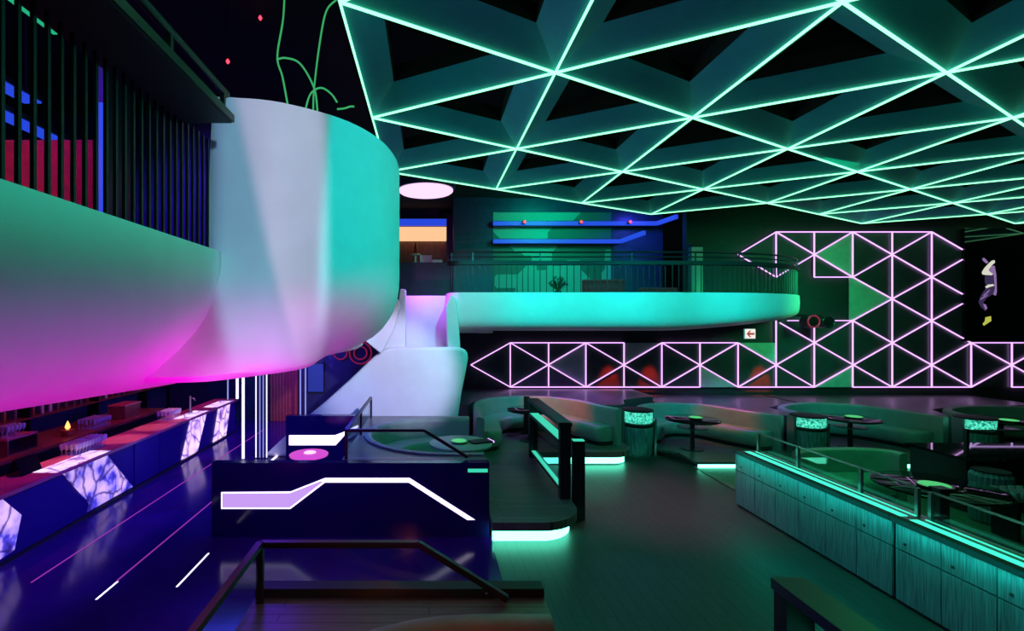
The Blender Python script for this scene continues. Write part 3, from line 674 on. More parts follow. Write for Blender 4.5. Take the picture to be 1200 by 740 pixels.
def round_table(lab, x, y, zf, h, r, m='gloss', shelf=False, grp=None):
    t = thing('round_table', lab, 'table', (x, y, zf), grp)
    MB().lathe([(r - .03, h - .05), (r, h - .04), (r, h - .01), (r - .02, h)], n=40).build('tabletop', M[m], t, smooth=40)
    MB().lathe([(.05, .03), (.05, h - .052)], n=16).build('pedestal', M['metal'], t, smooth=40)
    MB().lathe([(.26, 0), (.26, .02), (.06, .029)], n=28).build('foot', M['metal'], t, smooth=40)
    if shelf: MB().lathe([(.055, h - .24), (r * .55, h - .23), (r * .55, h - .21), (.055, h - .20)], n=28).build('lower_shelf', M['steel'], t, smooth=40)
    return t
def dish(lab, x, y, z, r):
    t = thing('candle_dish', lab, 'candle', (x, y, z))
    MB().lathe([(r * .6, 0), (r * .9, .015), (r, .04)], n=20).build('dish', M['steel'], t, smooth=40)
    MB().lathe([(r * .85, .041), (r * .8, .05), (.01, .055)], n=20).build('glowing_wax', M['candle'], t, smooth=40)
round_table('slim round table on a dark pole in the leftmost booth', 2.5, 12.45, .325, .78, .56)
round_table('black round table with a shelf, just right of the first ice cylinder', 6.45, 12.3, .15, .75, .62, shelf=True); dish('green glowing dish on the black table right of the first ice cylinder', 6.5, 12.25, .90, .17)
round_table('black round table between the second and third ice cylinders', 10.4, 12.4, .15, .75, .62, shelf=True); dish('green glowing dish on the table between the second and third ice cylinders', 10.45, 12.35, .90, .2)
round_table('black round table right of the third ice cylinder', 13.9, 12.2, .15, .75, .6, shelf=True); dish('green glowing dish at the right edge, beyond the third ice cylinder', 13.75, 11.9, .90, .2)
o = thing('slim_post', 'thin dark post standing behind the slim round table', 'post', (2.56, 13.2, .325))
MB().box(-.07, .07, -.04, .04, .02, .98).build('shaft', M['black'], o); MB().box(-.14, .14, -.1, .1, 0, .02).build('foot', M['metal'], o)
# ------------------------------------------------------------------ sunken round booths with raised surround (far and near)
def sunken_booth(lab, y0, y1, sgn, sofa_lab):
    c = (y0 + y1) / 2; R = 1.60; X1 = .90; ccx = .35; zt = 1.13
    t = thing('booth_surround', lab, 'platform', (-.3, c, 0)); off = -Vector(t.location)
    ring = [(ccx + R * math.cos(math.radians(a)), c + R * math.sin(math.radians(a))) for a in range(90, 271, 9)]
    outer = [(X1, y1), (X1, c + R)] + ring + [(X1, c - R), (X1, y0), (-1.36, y0), (-1.36, y1)]
    MB().prism(outer, .33, zt).build('body', M['deck'], t, loc=off)
    MB().box(-1.36, X1, y0, y0 + .001, 0, .01)
    s = thing('booth_sofa', sofa_lab, 'sofa', (-.3, c, .33)); off = -Vector(s.location)
    path = [Vector((X1 - .02, c + R - .01))] + [Vector(((ccx + (R - .01) * math.cos(math.radians(a)), c + (R - .01) * math.sin(math.radians(a))))) for a in range(90, 271, 9)] + [Vector((X1 - .02, c - R + .01))]
    MB().sweep(path, [(0.0, .33), (.14, .33), (.16, zt - .06), (.13, zt + .02), (.06, zt + .045), (0.0, zt + .03)], 1).build('backrest', M['leather'], s, loc=off, smooth=50)
    MB().sweep(path, [(.165, .33), (.62, .33), (.66, .70), (.62, .76), (.165, .76)], 1).build('seat', M['leather'], s, loc=off, smooth=50)
    return t
sunken_booth('raised plank surround of the sunken green booth behind the light sign wall', 7.82, 11.4, 1, 'round green sofa sunk into the raised surround behind the light sign wall')
sunken_booth('raised plank surround of the sunken booth in the foreground', .22, 3.92, -1, 'round sofa sunk into the near surround at the bottom of the picture')
round_table('pale round table inside the sunken green booth', .58, 9.3, .325, .72, .58, 'leather'); dish('green glowing dish on the pale table in the sunken booth', .55, 9.25, 1.045, .16)
o = thing('menu_stand', 'black slanted menu board with a purple edge on the pale round table', 'menu', (.95, 9.3, 1.045), rz=.35)
MB().box(-.2, .2, -.12, .12, 0, .03).build('board', M['black'], o); MB().box(.2, .225, -.12, .12, .0, .03).build('lit_edge', M['wall_led'], o)

# sign walls
def signwall(lab, Y, x0, x1, poly, box_, ztop, dep):
    t = thing('sign_wall', lab, 'wall panel', (x0, Y, 0)); off = -Vector(t.location)
    MB().box(x0, x1, Y, Y + dep, 0, ztop).build('panel', M['navy_gloss'], t, loc=off)
    P = [(at(x, y, Y).x, at(x, y, Y).z) for x, y in poly]
    MB().prism(P, Y - .012, Y - .001, 'y').build('light_shape', M['white_led'], t, loc=off)
    if box_:
        P = [(at(x, y, Y).x, at(x, y, Y).z) for x, y in box_]
        MB().prism(P, Y - .016, Y - .0125, 'y').build('light_panel', M['lilac_panel'], t, loc=off)
    return t
signwall('glossy black wall with a bent white light sign, in front of the green booth', 7.64, at(248, 0, 7.64).x, .915,
         [(259.5, 577), (340.5, 576.4), (381, 560.5), (480, 560.5), (556.5, 609.4), (547.5, 609.4), (479, 565.6), (381, 565.6), (340.5, 596.5), (259.5, 596.5)],
         [(261, 578.5), (340, 578), (376, 564), (379, 564.5), (340, 594.8), (261, 594.8)], 1.13, .16)
signwall('second dark wall with a smaller bent light sign, left behind the glass rail', 11.42, at(335, 0, 11.42).x, -1.34,
         [(338.8, 510.4), (392.5, 510.4), (401.6, 507), (419.8, 498.2), (419.8, 501.3), (406.6, 507.4), (393.5, 522), (338.8, 522)], None, 1.13, .2)
t = thing('round_table', 'round pink glowing table in front of the smaller light sign', 'table', (at(362, 0, 9.7).x, 9.7, .0))
MB().lathe([(.33, .68), (.36, .69), (.37, .72), (.35, .735)], n=40).build('tabletop', M['pink_table'], t, smooth=40)
MB().lathe([(.05, .02), (.05, .678)], n=14).build('pedestal', M['metal'], t, smooth=40); MB().lathe([(.2, 0.006), (.2, .02), (.06, .025)], n=24).build('foot', M['metal'], t, smooth=40)
o = MB().lathe([(.06, 0), (.12, .012), (.10, .03)], n=16).build('ashtray', M['round_lamp'], loc=(at(362, 0, 9.7).x + .02, 9.7, .736), smooth=40); tag(o, 'small pale lit dish on the pink glowing table', 'dish')

# glass rails on the booth surrounds
def surround_rail(lab, yc, yl, zt=1.13):
    t = thing('glass_rail', lab, 'railing', (-1.3, yc, zt)); h = .45; e = .0
    x2, x3 = -.08, .60; d = yl - yc
    MB().bar((0, 0, h), (x2 + 1.3, 0, h), .05, .045).build('top_rail', M['metal'], t)
    MB().bar((x2 + 1.3, 0, h), (x3 + 1.3, 0, .03), .05, .045).build('sloping_rail', M['metal'], t)
    MB().bar((0, 0, h), (0, d, h), .05, .045).build('side_rail', M['metal'], t)
    for yy in (0, d * .5, d): MB().box(-.025, .025, yy - .02, yy + .02, 0, h - .02).build('post', M['metal'], t)
    MB().prism([(.03, .03), (x3 + 1.2, .03), (x2 + 1.3, h - .03), (.03, h - .03)], -.006, .006, 'y').build('glass_pane', M['glass'], t)
    a, b = sorted((.03 * (1 if d > 0 else -1), d - .03 * (1 if d > 0 else -1)))
    MB().box(-.006, .006, a, b, .03, h - .03).build('glass_pane', M['glass'], t)
surround_rail('low glass rail with a sloping end on the surround of the green booth', 7.86, 11.2)
surround_rail('low glass rail with a sloping end in the foreground, on the near surround', 3.86, .8)
o = MB().box(-1.36, .9, 3.925, 4.05, 0, 1.2).build('surround_kerb', M['black']); tag(o, 'black upright edge along the far side of the foreground surround', 'edge')
# foreground side rail floor is part of the surround; teal tray on the sign wall corner
o = thing('corner_lamp', 'short teal lit bar on the right top corner of the light sign wall', 'light', (at(560, 0, 7.6).x, 7.625, 1.02))
MB().tube([(-.15, 0, 0), (.15, 0, 0)], .028, 10).build('tube', M['teal_dim'], o, smooth=40); MB().box(-.17, .17, .0, .012, -.04, .04).build('holder', M['black'], o)

# framed glass rails beside the platforms
def frame_rail(lab, x, ya, yb, zb, zt=1.6):
    t = thing('platform_rail', lab, 'railing', (x, (ya + yb) / 2, zb)); off = -Vector(t.location)
    MB().box(x - .11, x + .11, ya, yb, zt - .07, zt).build('cap', M['metal'], t, loc=off)
    for yy in (ya, yb - .12): MB().box(x - .09, x + .09, yy, yy + .12, zb, zt - .072).build('post', M['black'], t, loc=off)
    MB().box(x - .01, x + .01, ya + .13, yb - .13, zb + .2, zt - .36).build('glass_pane', M['glass_dark'], t, loc=off)
    MB().box(x - .10, x + .10, ya + .125, yb - .125, zt - .36, zt - .31).build('middle_rail', M['metal'], t, loc=off)
    MB().box(x - .085, x + .085, ya + .14, yb - .14, zt - .309, zt - .30).build('glow_strip', M['teal_dim'], t, loc=off)  # glowing sheet paints the teal light on top of the middle rail
    MB().box(x - .07, x + .07, ya + .125, yb - .125, zb + .10, zb + .15).build('bottom_rail', M['metal'], t, loc=off)
    MB().box(x - .055, x + .055, ya + .14, yb - .14, zb + .151, zb + .16).build('glow_strip', M['teal_dim'], t, loc=off)  # same painted teal light on top of the bottom rail
    return t
r = frame_rail('tall framed rail with teal light painted on its inner rails on the edge of the plank platform', 2.27, 8.35, 11.0, .325)
o = thing('bollard', 'dark upright block on the floor at the near end of the platform rail', 'post', (2.48, 8.35, 0))
MB().box(-.1, .1, -.06, .06, 0, 1.3).build('body', M['black'], o, bevel=.01); MB().box(-.09, .09, -.05, .05, 1.301, 1.32).build('lit_top', M['teal_dim'], o)
o = thing('bollard', 'slim steel fin at the foot of the platform rail', 'post', (2.12, 7.2, 0)) if False else None
frame_rail('dark framed glass rail in the bottom right foreground', 2.37, .2, 3.32, 0.0)

# ------------------------------------------------------------------ long counter at the right with glass screen
def long_counter(lab, y0, y1, first):
    X = 5.48; t = thing('lounge_counter', lab, 'counter', (X + .25, (y0 + y1) / 2, 0)); off = -Vector(t.location)
    MB().box(X + .03, X + .42, y0, y1, .0, .93).build('carcass', M['black'], t, loc=off)
    n = max(1, round((y1 - y0) / .53)); w = (y1 - y0) / n
    for k in range(n):
        a, b = y0 + k * w + .006, y0 + (k + 1) * w - .006
        for z0, z1, nm in ((.04, .625, 'lower_panel'), (.64, .925, 'upper_panel')):
            pn = MB().box(X, X + .028, a, b, z0, z1).build(nm, M['counter'], t, loc=off)
            if nm == 'upper_panel':
                MB().lathe([(.016, 0), (.016, .008), (.01, .012)], n=10).build('stud', M['metal'], pn, loc=(X - .012, b - .12, z0 + .08), rot=(0, PI / 2, 0))
    if first: MB().box(X, X + .42, y1 + .001, y1 + .03, .04, .925).build('end_panel', M['counter'], t, loc=off)
    MB().box(X - .04, X - .028, y0, y1 + .03, .935, .988).box(X - .04, X + .05, y0, y1 + .03, .988, 1.0).build('front_lip', M['black'], t, loc=off)
    MB().box(X + .051, X + .43, y0, y1 + .03, .94, .972).build('top', M['steel'], t, loc=off)
    MB().box(X + .12, X + .215, y0 + .03, y1 - .05, .973, .978).build('glow_strip', M['counter_led'], t, loc=off)
    MB().box(X + .30, X + .325, y0 + .03, y1 - .05, .973, .978).build('glow_strip', M['counter_led'], t, loc=off)
    MB().box(X - .024, X - .004, y0, y1, .972, .984).build('panel_fill_strip', M['teal_led'], t, loc=off)  # added strip, hidden by the lip, brightens the front panels
    # glass screen
    for yy in ([y1 - .05, (y0 + y1) / 2 + .5, y0 + .85, y0 + .06] if first else [y1 - .06, y0 + .1]):
        MB().box(X + .34, X + .38, yy - .02, yy + .02, .973, 1.30).build('post', M['steel'], t, loc=off)
    MB().box(X + .355, X + .367, y0 + .08, y1 - .08, .98, 1.29).build('glass_pane', M['glass'], t, loc=off)
    MB().box(X + .35, X + .372, y0 + .08, y1 - .08, 1.291, 1.312).build('glass_edge', M['steel'], t, loc=off)
long_counter('long streaked counter with a teal lit top and glass screen, far section', 5.94, 8.95, True)
long_counter('near section of the long streaked counter, running out of the right edge', 2.2, 5.90, False)
o = thing('screen_post', 'thick dark post between the two sections of the long counter', 'post', (5.99, 5.875, 0)); MB().box(-.06, .06, -.05, .05, 0, 1.33).build('shaft', M['black'], o, bevel=.008); MB().box(-.08, .08, -.065, .065, 1.33, 1.345).build('cap', M['metal'], o)

# lounge behind the counter
booth('booth_sofa', 'rounded bright green sofa behind the glass screen of the long counter', [(6.75, 9.35), (7.2, 9.55), (7.8, 9.62), (8.35, 9.58), (8.66, 9.4), (8.72, 9.15)], .008, .88, .45, -1, .5, (2, 2))
round_table('large glossy black table behind the near glass screen', 7.75, 7.65, .008, .78, .78); dish('green glowing dish on the large glossy black table', 7.6, 7.55, .79, .22)
t = thing('service_counter', 'black service counter with a glass guard at the right edge', 'counter', (10.2, 8.0, .008)); off = -Vector(t.location)
MB().box(9.2, 11.8, 8.6, 9.6, .008, .90).build('body', M['black'], t, loc=off); MB().box(9.15, 11.9, 8.55, 9.65, .905, .95).build('top', M['gloss'], t, loc=off)
MB().box(9.35, 11.8, 8.70, 8.712, .99, 1.37).build('glass_guard', M['glass'], t, loc=off)
for xx in (9.32, 10.4): MB().box(xx - .025, xx + .025, 8.68, 8.73, .951, 1.42).build('guard_post', M['metal'], t, loc=off)
MB().box(9.3, 11.8, 8.69, 8.72, 1.38, 1.405).build('guard_rail', M['steel'], t, loc=off)
t = thing('fluted_drum', 'fluted steel drum in front of the black service counter', 'drum', (9.2, 8.22, .008))
MB().lathe([(.24, 0), (.26, .03), (.26, .76), (.22, .82)], n=48, flute=.06).build('body', M['counter'], t, smooth=15); MB().lathe([(.23, .821), (.23, .84), (.18, .85)], n=32).build('lid', M['black'], t)
t = thing('glass_shelf', 'low dark shelf carrying rows of upturned glasses at the right edge', 'shelf', (9.7, 7.75, .008)); off = -Vector(t.location)
MB().box(8.66, 10.8, 7.4, 7.86, .59, .62).build('board', M['metal'], t, loc=off)
for xx in (8.76, 10.7): MB().box(xx - .03, xx + .03, 7.45, 7.8, .008, .589).build('support', M['black'], t, loc=off)
def tumbler(m='glassware'):
    t = MB().lathe([(.03, 0), (.034, .01), (.04, .12), (.037, .12), (.03, .02)], n=10).build('glass_tumbler', M[m], smooth=40); return t
tm0 = tumbler(); first = True
for r in range(3):
    for k in range(16):
        o = tm0 if first else tm0.copy()
        if not first: COL.objects.link(o)
        first = False
        o.location = (8.74 + k * .13, 7.48 + r * .14, .621)
        tag(o, 'upturned clear glass on the low shelf at the right edge', 'glass', 'glasses on the low shelf at the right')

# ------------------------------------------------------------------ bar at the left
XB = -5.75
bar_ = thing('bar_counter', 'long dark bar with backlit marble panels and a glowing pink top', 'bar', (XB - .3, 10, 0)); off = -Vector(bar_.location)
MB().box(XB - .55, XB - .02, 4.6, 14.9, .006, .90).build('carcass', M['bar_front'], bar_, loc=off)
MB().box(XB - .65, XB + .05, 4.5, 15.0, .905, .965).build('top', M['bar_top'], bar_, loc=off, bevel=.01)
MB().box(XB - .01, XB + .03, 4.6, 14.9, .006, .05).build('kick_line', M['metal'], bar_, loc=off)
pan = [([(5.9, .90), (6.75, .90), (7.07, .56), (6.95, .12), (6.3, .06), (5.8, .3)], 'marble'), ([(7.88, .90), (8.95, .90), (9.72, .08), (8.45, .08), (8.5, .2)], 'marble'),
       ([(12.1, .90), (12.95, .90), (12.45, .06), (11.66, .06)], 'marble_white'), ([(13.7, .90), (14.5, .90), (14.2, .06), (13.36, .06)], 'marble_white')]
for p, m in pan:
    MB().prism(p, XB - .018, XB + .006, 'x').build('lit_panel', M[m], bar_, loc=off)
for a, b in ((7.7, 9.0), (11.9, 13.0), (13.5, 14.6)):
    MB().box(XB - .34, XB + .04, a, b, .9655, .969).build('lit_top_panel', M['marble_white'], bar_, loc=off)
edges_ = [4.62, 5.78, 7.1, 10.4, 11.6, 14.88]
for a, b in ((4.62, 5.6), (9.8, 10.7), (10.72, 11.6)): MB().box(XB - .018, XB - .004, a, b, .06, .89).build('dark_panel', M['bar_front'], bar_, loc=off)
# back counter
bb = thing('back_counter', 'dark back bar counter with a reddish wooden top', 'counter', (-7.5, 10, 0)); off = -Vector(bb.location)
MB().box(-8.1, -7.12, 6.5, 13.3, .006, .90).build('body', M['black'], bb, loc=off); MB().box(-8.15, -7.06, 6.4, 13.4, .905, .96).build('top', M['wood'], bb, loc=off)
sh = thing('bottle_shelf', 'tall dark shelf of bottles on the wall behind the bar', 'shelf', (-8.5, 11.5, 0.006)); off = -Vector(sh.location)
MB().box(-8.78, -8.72, 8.4, 17.2, .006, 2.6).build('back_panel', M['wall_blue'], sh, loc=off)
for z in (1.25, 1.68, 2.11): MB().box(-8.72, -8.42, 8.4, 17.2, z - .03, z).build('shelf_board', M['wood'], sh, loc=off)
for y in (8.4, 10.6, 12.8, 15.0, 17.16): MB().box(-8.719, -8.44, y, y + .04, .006, 2.6).build('upright', M['black'], sh, loc=off)
def bottle(m):
    t = thing('bottle', 'x', 'bottle'); MB().lathe([(.038, 0), (.04, .01), (.04, .19), (.016, .25), (.015, .31)], n=10).build('body', M[m], t, smooth=40)
    MB().lathe([(.018, .311), (.018, .34)], n=10).build('cap', M['red_paint'], t, smooth=40); return t
protos = [bottle('bottle'), bottle('bottle_amber'), bottle('glassware')]; used = [False] * 3
nm = {1.25: 'lowest', 1.68: 'middle', 2.11: 'top'}; kd = ['dark', 'amber', 'clear']
for z in (1.25, 1.68, 2.11):
    for k in range(34):
        y = 8.65 + k * .245 + random.uniform(-.02, .02)
        if min(abs(y - u - .02) for u in (8.4, 10.6, 12.8, 15.0, 17.16)) < .09: continue
        b = random.randrange(3); lab = '%s bottle on the %s shelf behind the bar' % (kd[b], nm[z]); g = '%s bottles on the %s shelf behind the bar' % (kd[b], nm[z])
        if used[b]: dup(protos[b], (-8.57, y, z), 0, lab, g)
        else:
            used[b] = True; protos[b].location = (-8.57, y, z); protos[b]['label'] = lab; protos[b]['group'] = g
# glasses in clusters
wg = thing('stem_glass', 'x', 'glass'); MB().lathe([(.03, 0), (.03, .004), (.005, .01), (.005, .08), (.03, .11), (.036, .16), (.03, .2)], n=10).build('bowl', M['glassware'], wg, smooth=40)
usedg = False
def cluster(cx0, cy0, z, nx, ny, lab, g):
    global usedg
    for i in range(nx):
        for j in range(ny):
            x, y = cx0 + (i - (nx - 1) / 2) * .085, cy0 + (j - (ny - 1) / 2) * .085
            if usedg: dup(wg, (x, y, z), 0, lab, g)
            else: usedg = True; wg.location = (x, y, z); wg['label'] = lab; wg['group'] = g
cluster(XB - .47, 9.05, .966, 4, 10, 'stem glass in the big cluster on the near bar top', 'stem glasses on the near bar top')
cluster(XB - .47, 12.0, .966, 4, 7, 'stem glass in the far cluster on the bar top', 'stem glasses on the far bar top')
cluster(-7.4, 11.1, .961, 5, 7, 'stem glass in the bright cluster on the back counter', 'stem glasses on the back counter')
t = thing('open_crate', 'open fronted wooden box of glasses on the near back counter', 'box', (-7.42, 8.95, .961))
MB().box(-.18, .18, -.34, .34, 0, .02).build('bottom', M['wood'], t); MB().box(-.18, .18, -.34, .34, .26, .29).build('top', M['bar_top'], t)
for yy in (-.34, .31): MB().box(-.18, .18, yy, yy + .03, .021, .259).build('side', M['wood'], t)
MB().box(-.18, -.16, -.309, .309, .021, .259).build('back', M['black'], t)
cluster(-7.42, 8.9, 1.252, 3, 5, 'stem glass standing on the open wooden box', 'stem glasses on the wooden box')
t = thing('closed_crate', 'low closed wooden box at the left end of the back counter', 'box', (-7.42, 8.1, .961)); MB().box(-.2, .2, -.3, .3, 0, .2).build('body', M['wood'], t, bevel=.01); MB().box(-.21, .21, -.31, .31, .201, .23).build('lid', M['bar_top'], t)
t = thing('closed_crate', 'taller wooden box at the far end of the back counter', 'box', (-7.4, 12.2, .961)); MB().box(-.2, .2, -.32, .32, 0, .3).build('body', M['wood'], t, bevel=.01); MB().box(-.21, .21, -.33, .33, .301, .33).build('lid', M['bar_top'], t)
t = thing('oil_candle', 'small flaming candle holder on the back counter', 'candle', (-7.35, 10.2, .961)); MB().lathe([(.1, 0), (.12, .05), (.12, .12), (.1, .13)], n=16).build('holder', M['bottle_amber'], t, smooth=40); MB().lathe([(.02, .131), (.05, .17), (.03, .24), (.004, .3)], n=10).build('flame', M['flame'], t, smooth=60)
t = thing('cash_screen', 'dark slanted till screen behind the near end of the bar', 'till', (XB - .46, 7.7, .966)); MB().prism([(-.12, 0), (.12, 0), (.02, .24), (-.02, .24)], -.2, .2, 'y').build('screen', M['gloss'], t); MB().box(-.13, .13, -.22, .22, -.0, .0).build('base', M['black'], t) if False else None
t = thing('bar_tap', 'tall slim tap standing on the far bar top', 'tap', (XB - .3, 12.7, .97)); MB().lathe([(.06, 0), (.06, .02), (.025, .03), (.025, .4), (.04, .42)], n=12).build('column', M['steel'], t, smooth=40); MB().tube([(0, 0, .36), (.1, 0, .36), (.12, 0, .3)], .014, 8).build('spout', M['steel'], t, smooth=40)
# metal floor inlays, their reflections painted as glow; then two light dashes
for lab, X, y0, y1, m in (('floor inlay with a painted reflection beside the foot of the bar', -5.0, 6.3, 15.2, 'inlay_glow'), ('middle floor inlay with a painted reflection in the bar aisle', -3.95, 6.35, 11.0, 'inlay_glow'), ('bright white stretch of painted reflection in the bar aisle', -3.93, 5.92, 6.33, 'white_led'),
                        ('pink floor inlay with a painted reflection close to the sign wall', -3.12, 6.2, 7.1, 'white_led')):
    o = MB().box(X - .012, X + .012, y0, y1, .0065, .009).build('floor_glow', M[m]); tag(o, lab, 'light')
for lab, x, y in (('white floor light dash left of the pink table', 319, 540), ('short floor light dash in front of the pink table', 355, 541)):
    Y = F * H / (y - CY); o = MB().box(-.03, .03, -.35, .35, .0065, .012).build('floor_glow', M['white_led'], loc=((x - CX) / F * Y, Y, 0)); tag(o, lab, 'light')
# vertical light poles
def pole(lab, x, Y, z0, z1, w, m):
    t = thing('light_pole', lab, 'light', ((x - CX) / F * Y, Y, z0)); MB().box(-w / 2, w / 2, -w / 2, w / 2, .02, z1 - z0).build('tube', M[m], t)
    MB().box(-w, w, -w, w, 0, .019).build('foot', M['metal'], t)
pole('bold white light pole, tallest and nearest at the end of the bar', 285, 11.9, .006, 2.72, .05, 'pole_led')
pole('white light pole standing on the far end of the bar top', 278, 14.85, .966, 2.72, .06, 'pole_led')
pole('thin light pole on the bar top left of the brighter one', 267, 14.7, .966, 2.72, .03, 'pole_soft')
for k, x in enumerate((300, 304.5, 308.5, 312.5)):
    pole(('leftmost', 'second', 'third', 'rightmost')[k] + ' slim pole of the four blue light poles beside the bold white one', x, 12.0, .006, 2.72, .022, 'pole_led' if k in (0, 3) else 'pole_soft')
for k, x in enumerate((352, 358)): pole(('left', 'right')[k] + ' dim light pole against the dark wall behind the stair', x, 15.5, .006, 4.2, .035, 'pole_soft')
# back region under the stair: red curtain, neon rings, blue picture
struct('wall_stair', MB().box(-8.6, -2.2, 16.6, 16.75, 0, 3.35), M['wall_blue'], 'dark navy wall beyond the bar', 'wall')
t = thing('red_curtain', 'dark red curtain hanging on the far wall beyond the light poles', 'curtain', (at(333, 0, 16.4).x, 16.4, .01))
m = [(-.45 + k * .05, .03 * (k % 2)) for k in range(19)]; MB().prism(m + [(x, y + .05) for x, y in m[::-1]], 0.0, 3.0).build('cloth', M['red_fabric'], t); MB().bar((-.5, .04, 3.02), (.5, .04, 3.02), .03).build('rod', M['metal'], t)
t = thing('wall_screen', 'small blue glowing screen on the far wall beyond the bar', 'screen', at(370, 443, 16.55)); MB().box(-.28, .28, 0, .04, -.5, .5).build('frame', M['black'], t); MB().box(-.25, .25, -.008, -.001, -.46, .46).build('image', M['screen_blue'], t)
t = thing('neon_rings', 'pair of dim red neon rings on the dark wall beneath the balcony end', 'sign', at(414, 414, 15.6)); 
MB().box(-.75, .75, .05, .1, -.45, .45).build('board', M['wall_blue'], t)
MB().box(-.04, .04, .1, .98, -.04, .04).build('bracket', M['metal'], t)
for xx, rr in ((.22, .34), (.22, .2), (-.4, .2)): MB().tube([(xx + rr * math.cos(2 * PI * k / 24), .02, rr * math.sin(2 * PI * k / 24)) for k in range(25)], .022, 6).build('ring', M['neon_red'], t, smooth=60)
# tiny red lamps
for lab, x, y, Y in (('red pilot lamp on the black ceiling left of the balcony end', 267, 72, 6.8), ('small red lamp high above the balcony end', 305, 21, 6.9), ('orange red lamp under the light grid at the right', 1150, 213, 14.5)):
    p = at(x, y, Y); t = thing('pilot_lamp', lab, 'lamp', p); MB().lathe([(.01, -.03), (.025, 0), (.01, .03)], n=10).build('bulb', M['red_dot'], t, smooth=60); MB().bar((0, 0, .03), (0, 0, 7.6 - p.z), .012).build('cord', M['black'], t)

# ------------------------------------------------------------------ lights of the club, and unseen fill lights added
def light(kind, name, loc, col, power, target=None, size=.3, spot=60, blend=.5, sy=None):
    l = bpy.data.lights.new(name, kind); l.color = col; l.energy = power
    o = bpy.data.objects.new(name, l); COL.objects.link(o); o.location = loc
    if kind == 'SPOT': l.spot_size = math.radians(spot); l.spot_blend = blend; l.shadow_soft_size = size
    elif kind == 'AREA':
        l.size = size
        if sy: l.shape = 'RECTANGLE'; l.size_y = sy
    else: l.shadow_soft_size = size
    if target is not None: o.rotation_euler = (Vector(target) - Vector(loc)).to_track_quat('-Z', 'Y').to_euler()
    return o
TEAL = (0.0, 0.85, 0.62); GREEN = (0.0, 0.8, 0.25); MAG = (1.0, 0.0, 0.55); LIL = (0.85, 0.62, 0.95); BLUE = (0.05, 0.05, 1.0); RED = (1.0, 0.02, 0.01); VIO = (0.45, 0.05, 1.0)
def shutters(o, u0, u1, v0, v1, soft=.02, softv=.05, slant=0.0):
    "framing shutters of a profile spotlight: cut the beam to a soft edged rectangle (tangents left/right, down/up of its axis)"
    l = o.data; l.use_nodes = True; nt = l.node_tree; em = nt.nodes['Emission']
    tc = nt.nodes.new('ShaderNodeTexCoord'); sx = nt.nodes.new('ShaderNodeSeparateXYZ'); nt.links.new(tc.outputs['Normal'], sx.inputs[0])
    def mth(op, a, b=None):
        m = nt.nodes.new('ShaderNodeMath'); m.operation = op
        for i, q in enumerate((a, b)):
            if q is None: continue
            if isinstance(q, (int, float)): m.inputs[i].default_value = q
            else: nt.links.new(q, m.inputs[i])
        return m.outputs[0]
    def edge(val, a, b):
        r = nt.nodes.new('ShaderNodeMapRange'); r.interpolation_type = 'SMOOTHSTEP'
        r.inputs['From Min'].default_value = a; r.inputs['From Max'].default_value = b
        nt.links.new(val, r.inputs['Value']); return r.outputs['Result']
    u = mth('MULTIPLY', mth('DIVIDE', sx.outputs['X'], sx.outputs['Z']), -1); v = mth('MULTIPLY', mth('DIVIDE', sx.outputs['Y'], sx.outputs['Z']), -1)
    if slant: us = mth('ADD', u, mth('MULTIPLY', v, -slant))
    else: us = u
    k = mth('MULTIPLY', mth('MULTIPLY', edge(us, u0 - soft, u0 + soft), edge(mth('MULTIPLY', u, -1), -u1 - soft, -u1 + soft)),
            mth('MULTIPLY', edge(v, v0 - softv, v0 + softv), edge(mth('MULTIPLY', v, -1), -v1 - softv, -v1 + softv)))
    nt.links.new(k, em.inputs['Strength'])
def tn(a): return math.tan(math.radians(a))
def aim(p, az, el, d=5): return (p[0] + d * math.cos(math.radians(az)) * math.cos(math.radians(el)), p[1] + d * math.sin(math.radians(az)) * math.cos(math.radians(el)), p[2] + d * math.sin(math.radians(el)))
p = (5.0, 3.0, 5.9); o = light('SPOT', 'teal_spot_balcony_end', p, (0, .62, .60), 1850, aim(p, 140, -14), .05, 60, .1)
shutters(o, tn(-15.3), tn(14), tn(-6.2), tn(16), .012, .07)
p = (-.3, 1.2, 2.2); o = light('SPOT', 'lilac_low_fill', p, (.46, .38, .66), 200, aim(p, 98, 8), .06, 60, .1)  # added low fill for the underside of the balcony end
shutters(o, tn(-20), tn(14), tn(-4), tn(5.0), .05, .06)
p = (1.0, .6, 5.3); o = light('SPOT', 'cyan_spot_balcony_end', p, (.24, .52, .76), 860, aim(p, 118.6, -9), .04, 60, .1)
shutters(o, tn(-6.2), tn(5.9), tn(-17), tn(18), .02, .08)
o = light('SPOT', 'lilac_spot_balcony_end', p, (.54, .24, .38), 640, aim(p, 118.6, -9), .02, 60, .1)
shutters(o, -.025, tn(5.9), tn(-17), tn(18), .014, .12, -.20)
p = (3.0, 2.6, 6.1); o = light('SPOT', 'green_spot_parapet', p, (0, .80, .52), 560, aim(p, 180, -22), .1, 120, .1)
shutters(o, tn(-60), tn(26), tn(-1.6), tn(20), .05, .06)
p = (1.4, 3.2, 1.3); o = light('SPOT', 'magenta_wash_bar', p, (.95, 0, .66), 340, aim(p, 172, 24), .1, 130, .1)
shutters(o, tn(-38), tn(62), tn(-11), tn(3.2), .1, .12)
p = (-.7, .9, 1.9); o = light('SPOT', 'magenta_wash_end', p, (1.0, 0, .80), 650, aim(p, 103, 14), .1, 80, .1)
shutters(o, tn(-14), tn(24), tn(-8), tn(5.0), .1, .06)
p = (1.4, 3.2, 1.7); o = light('SPOT', 'violet_mid_fill', p, (.22, 0, .9), 120, aim(p, 172, 24), .1, 130, .1)  # added fill, turns the grey middle of the parapet purple
shutters(o, tn(-38), tn(48), tn(-11), tn(3.0), .1, .08)
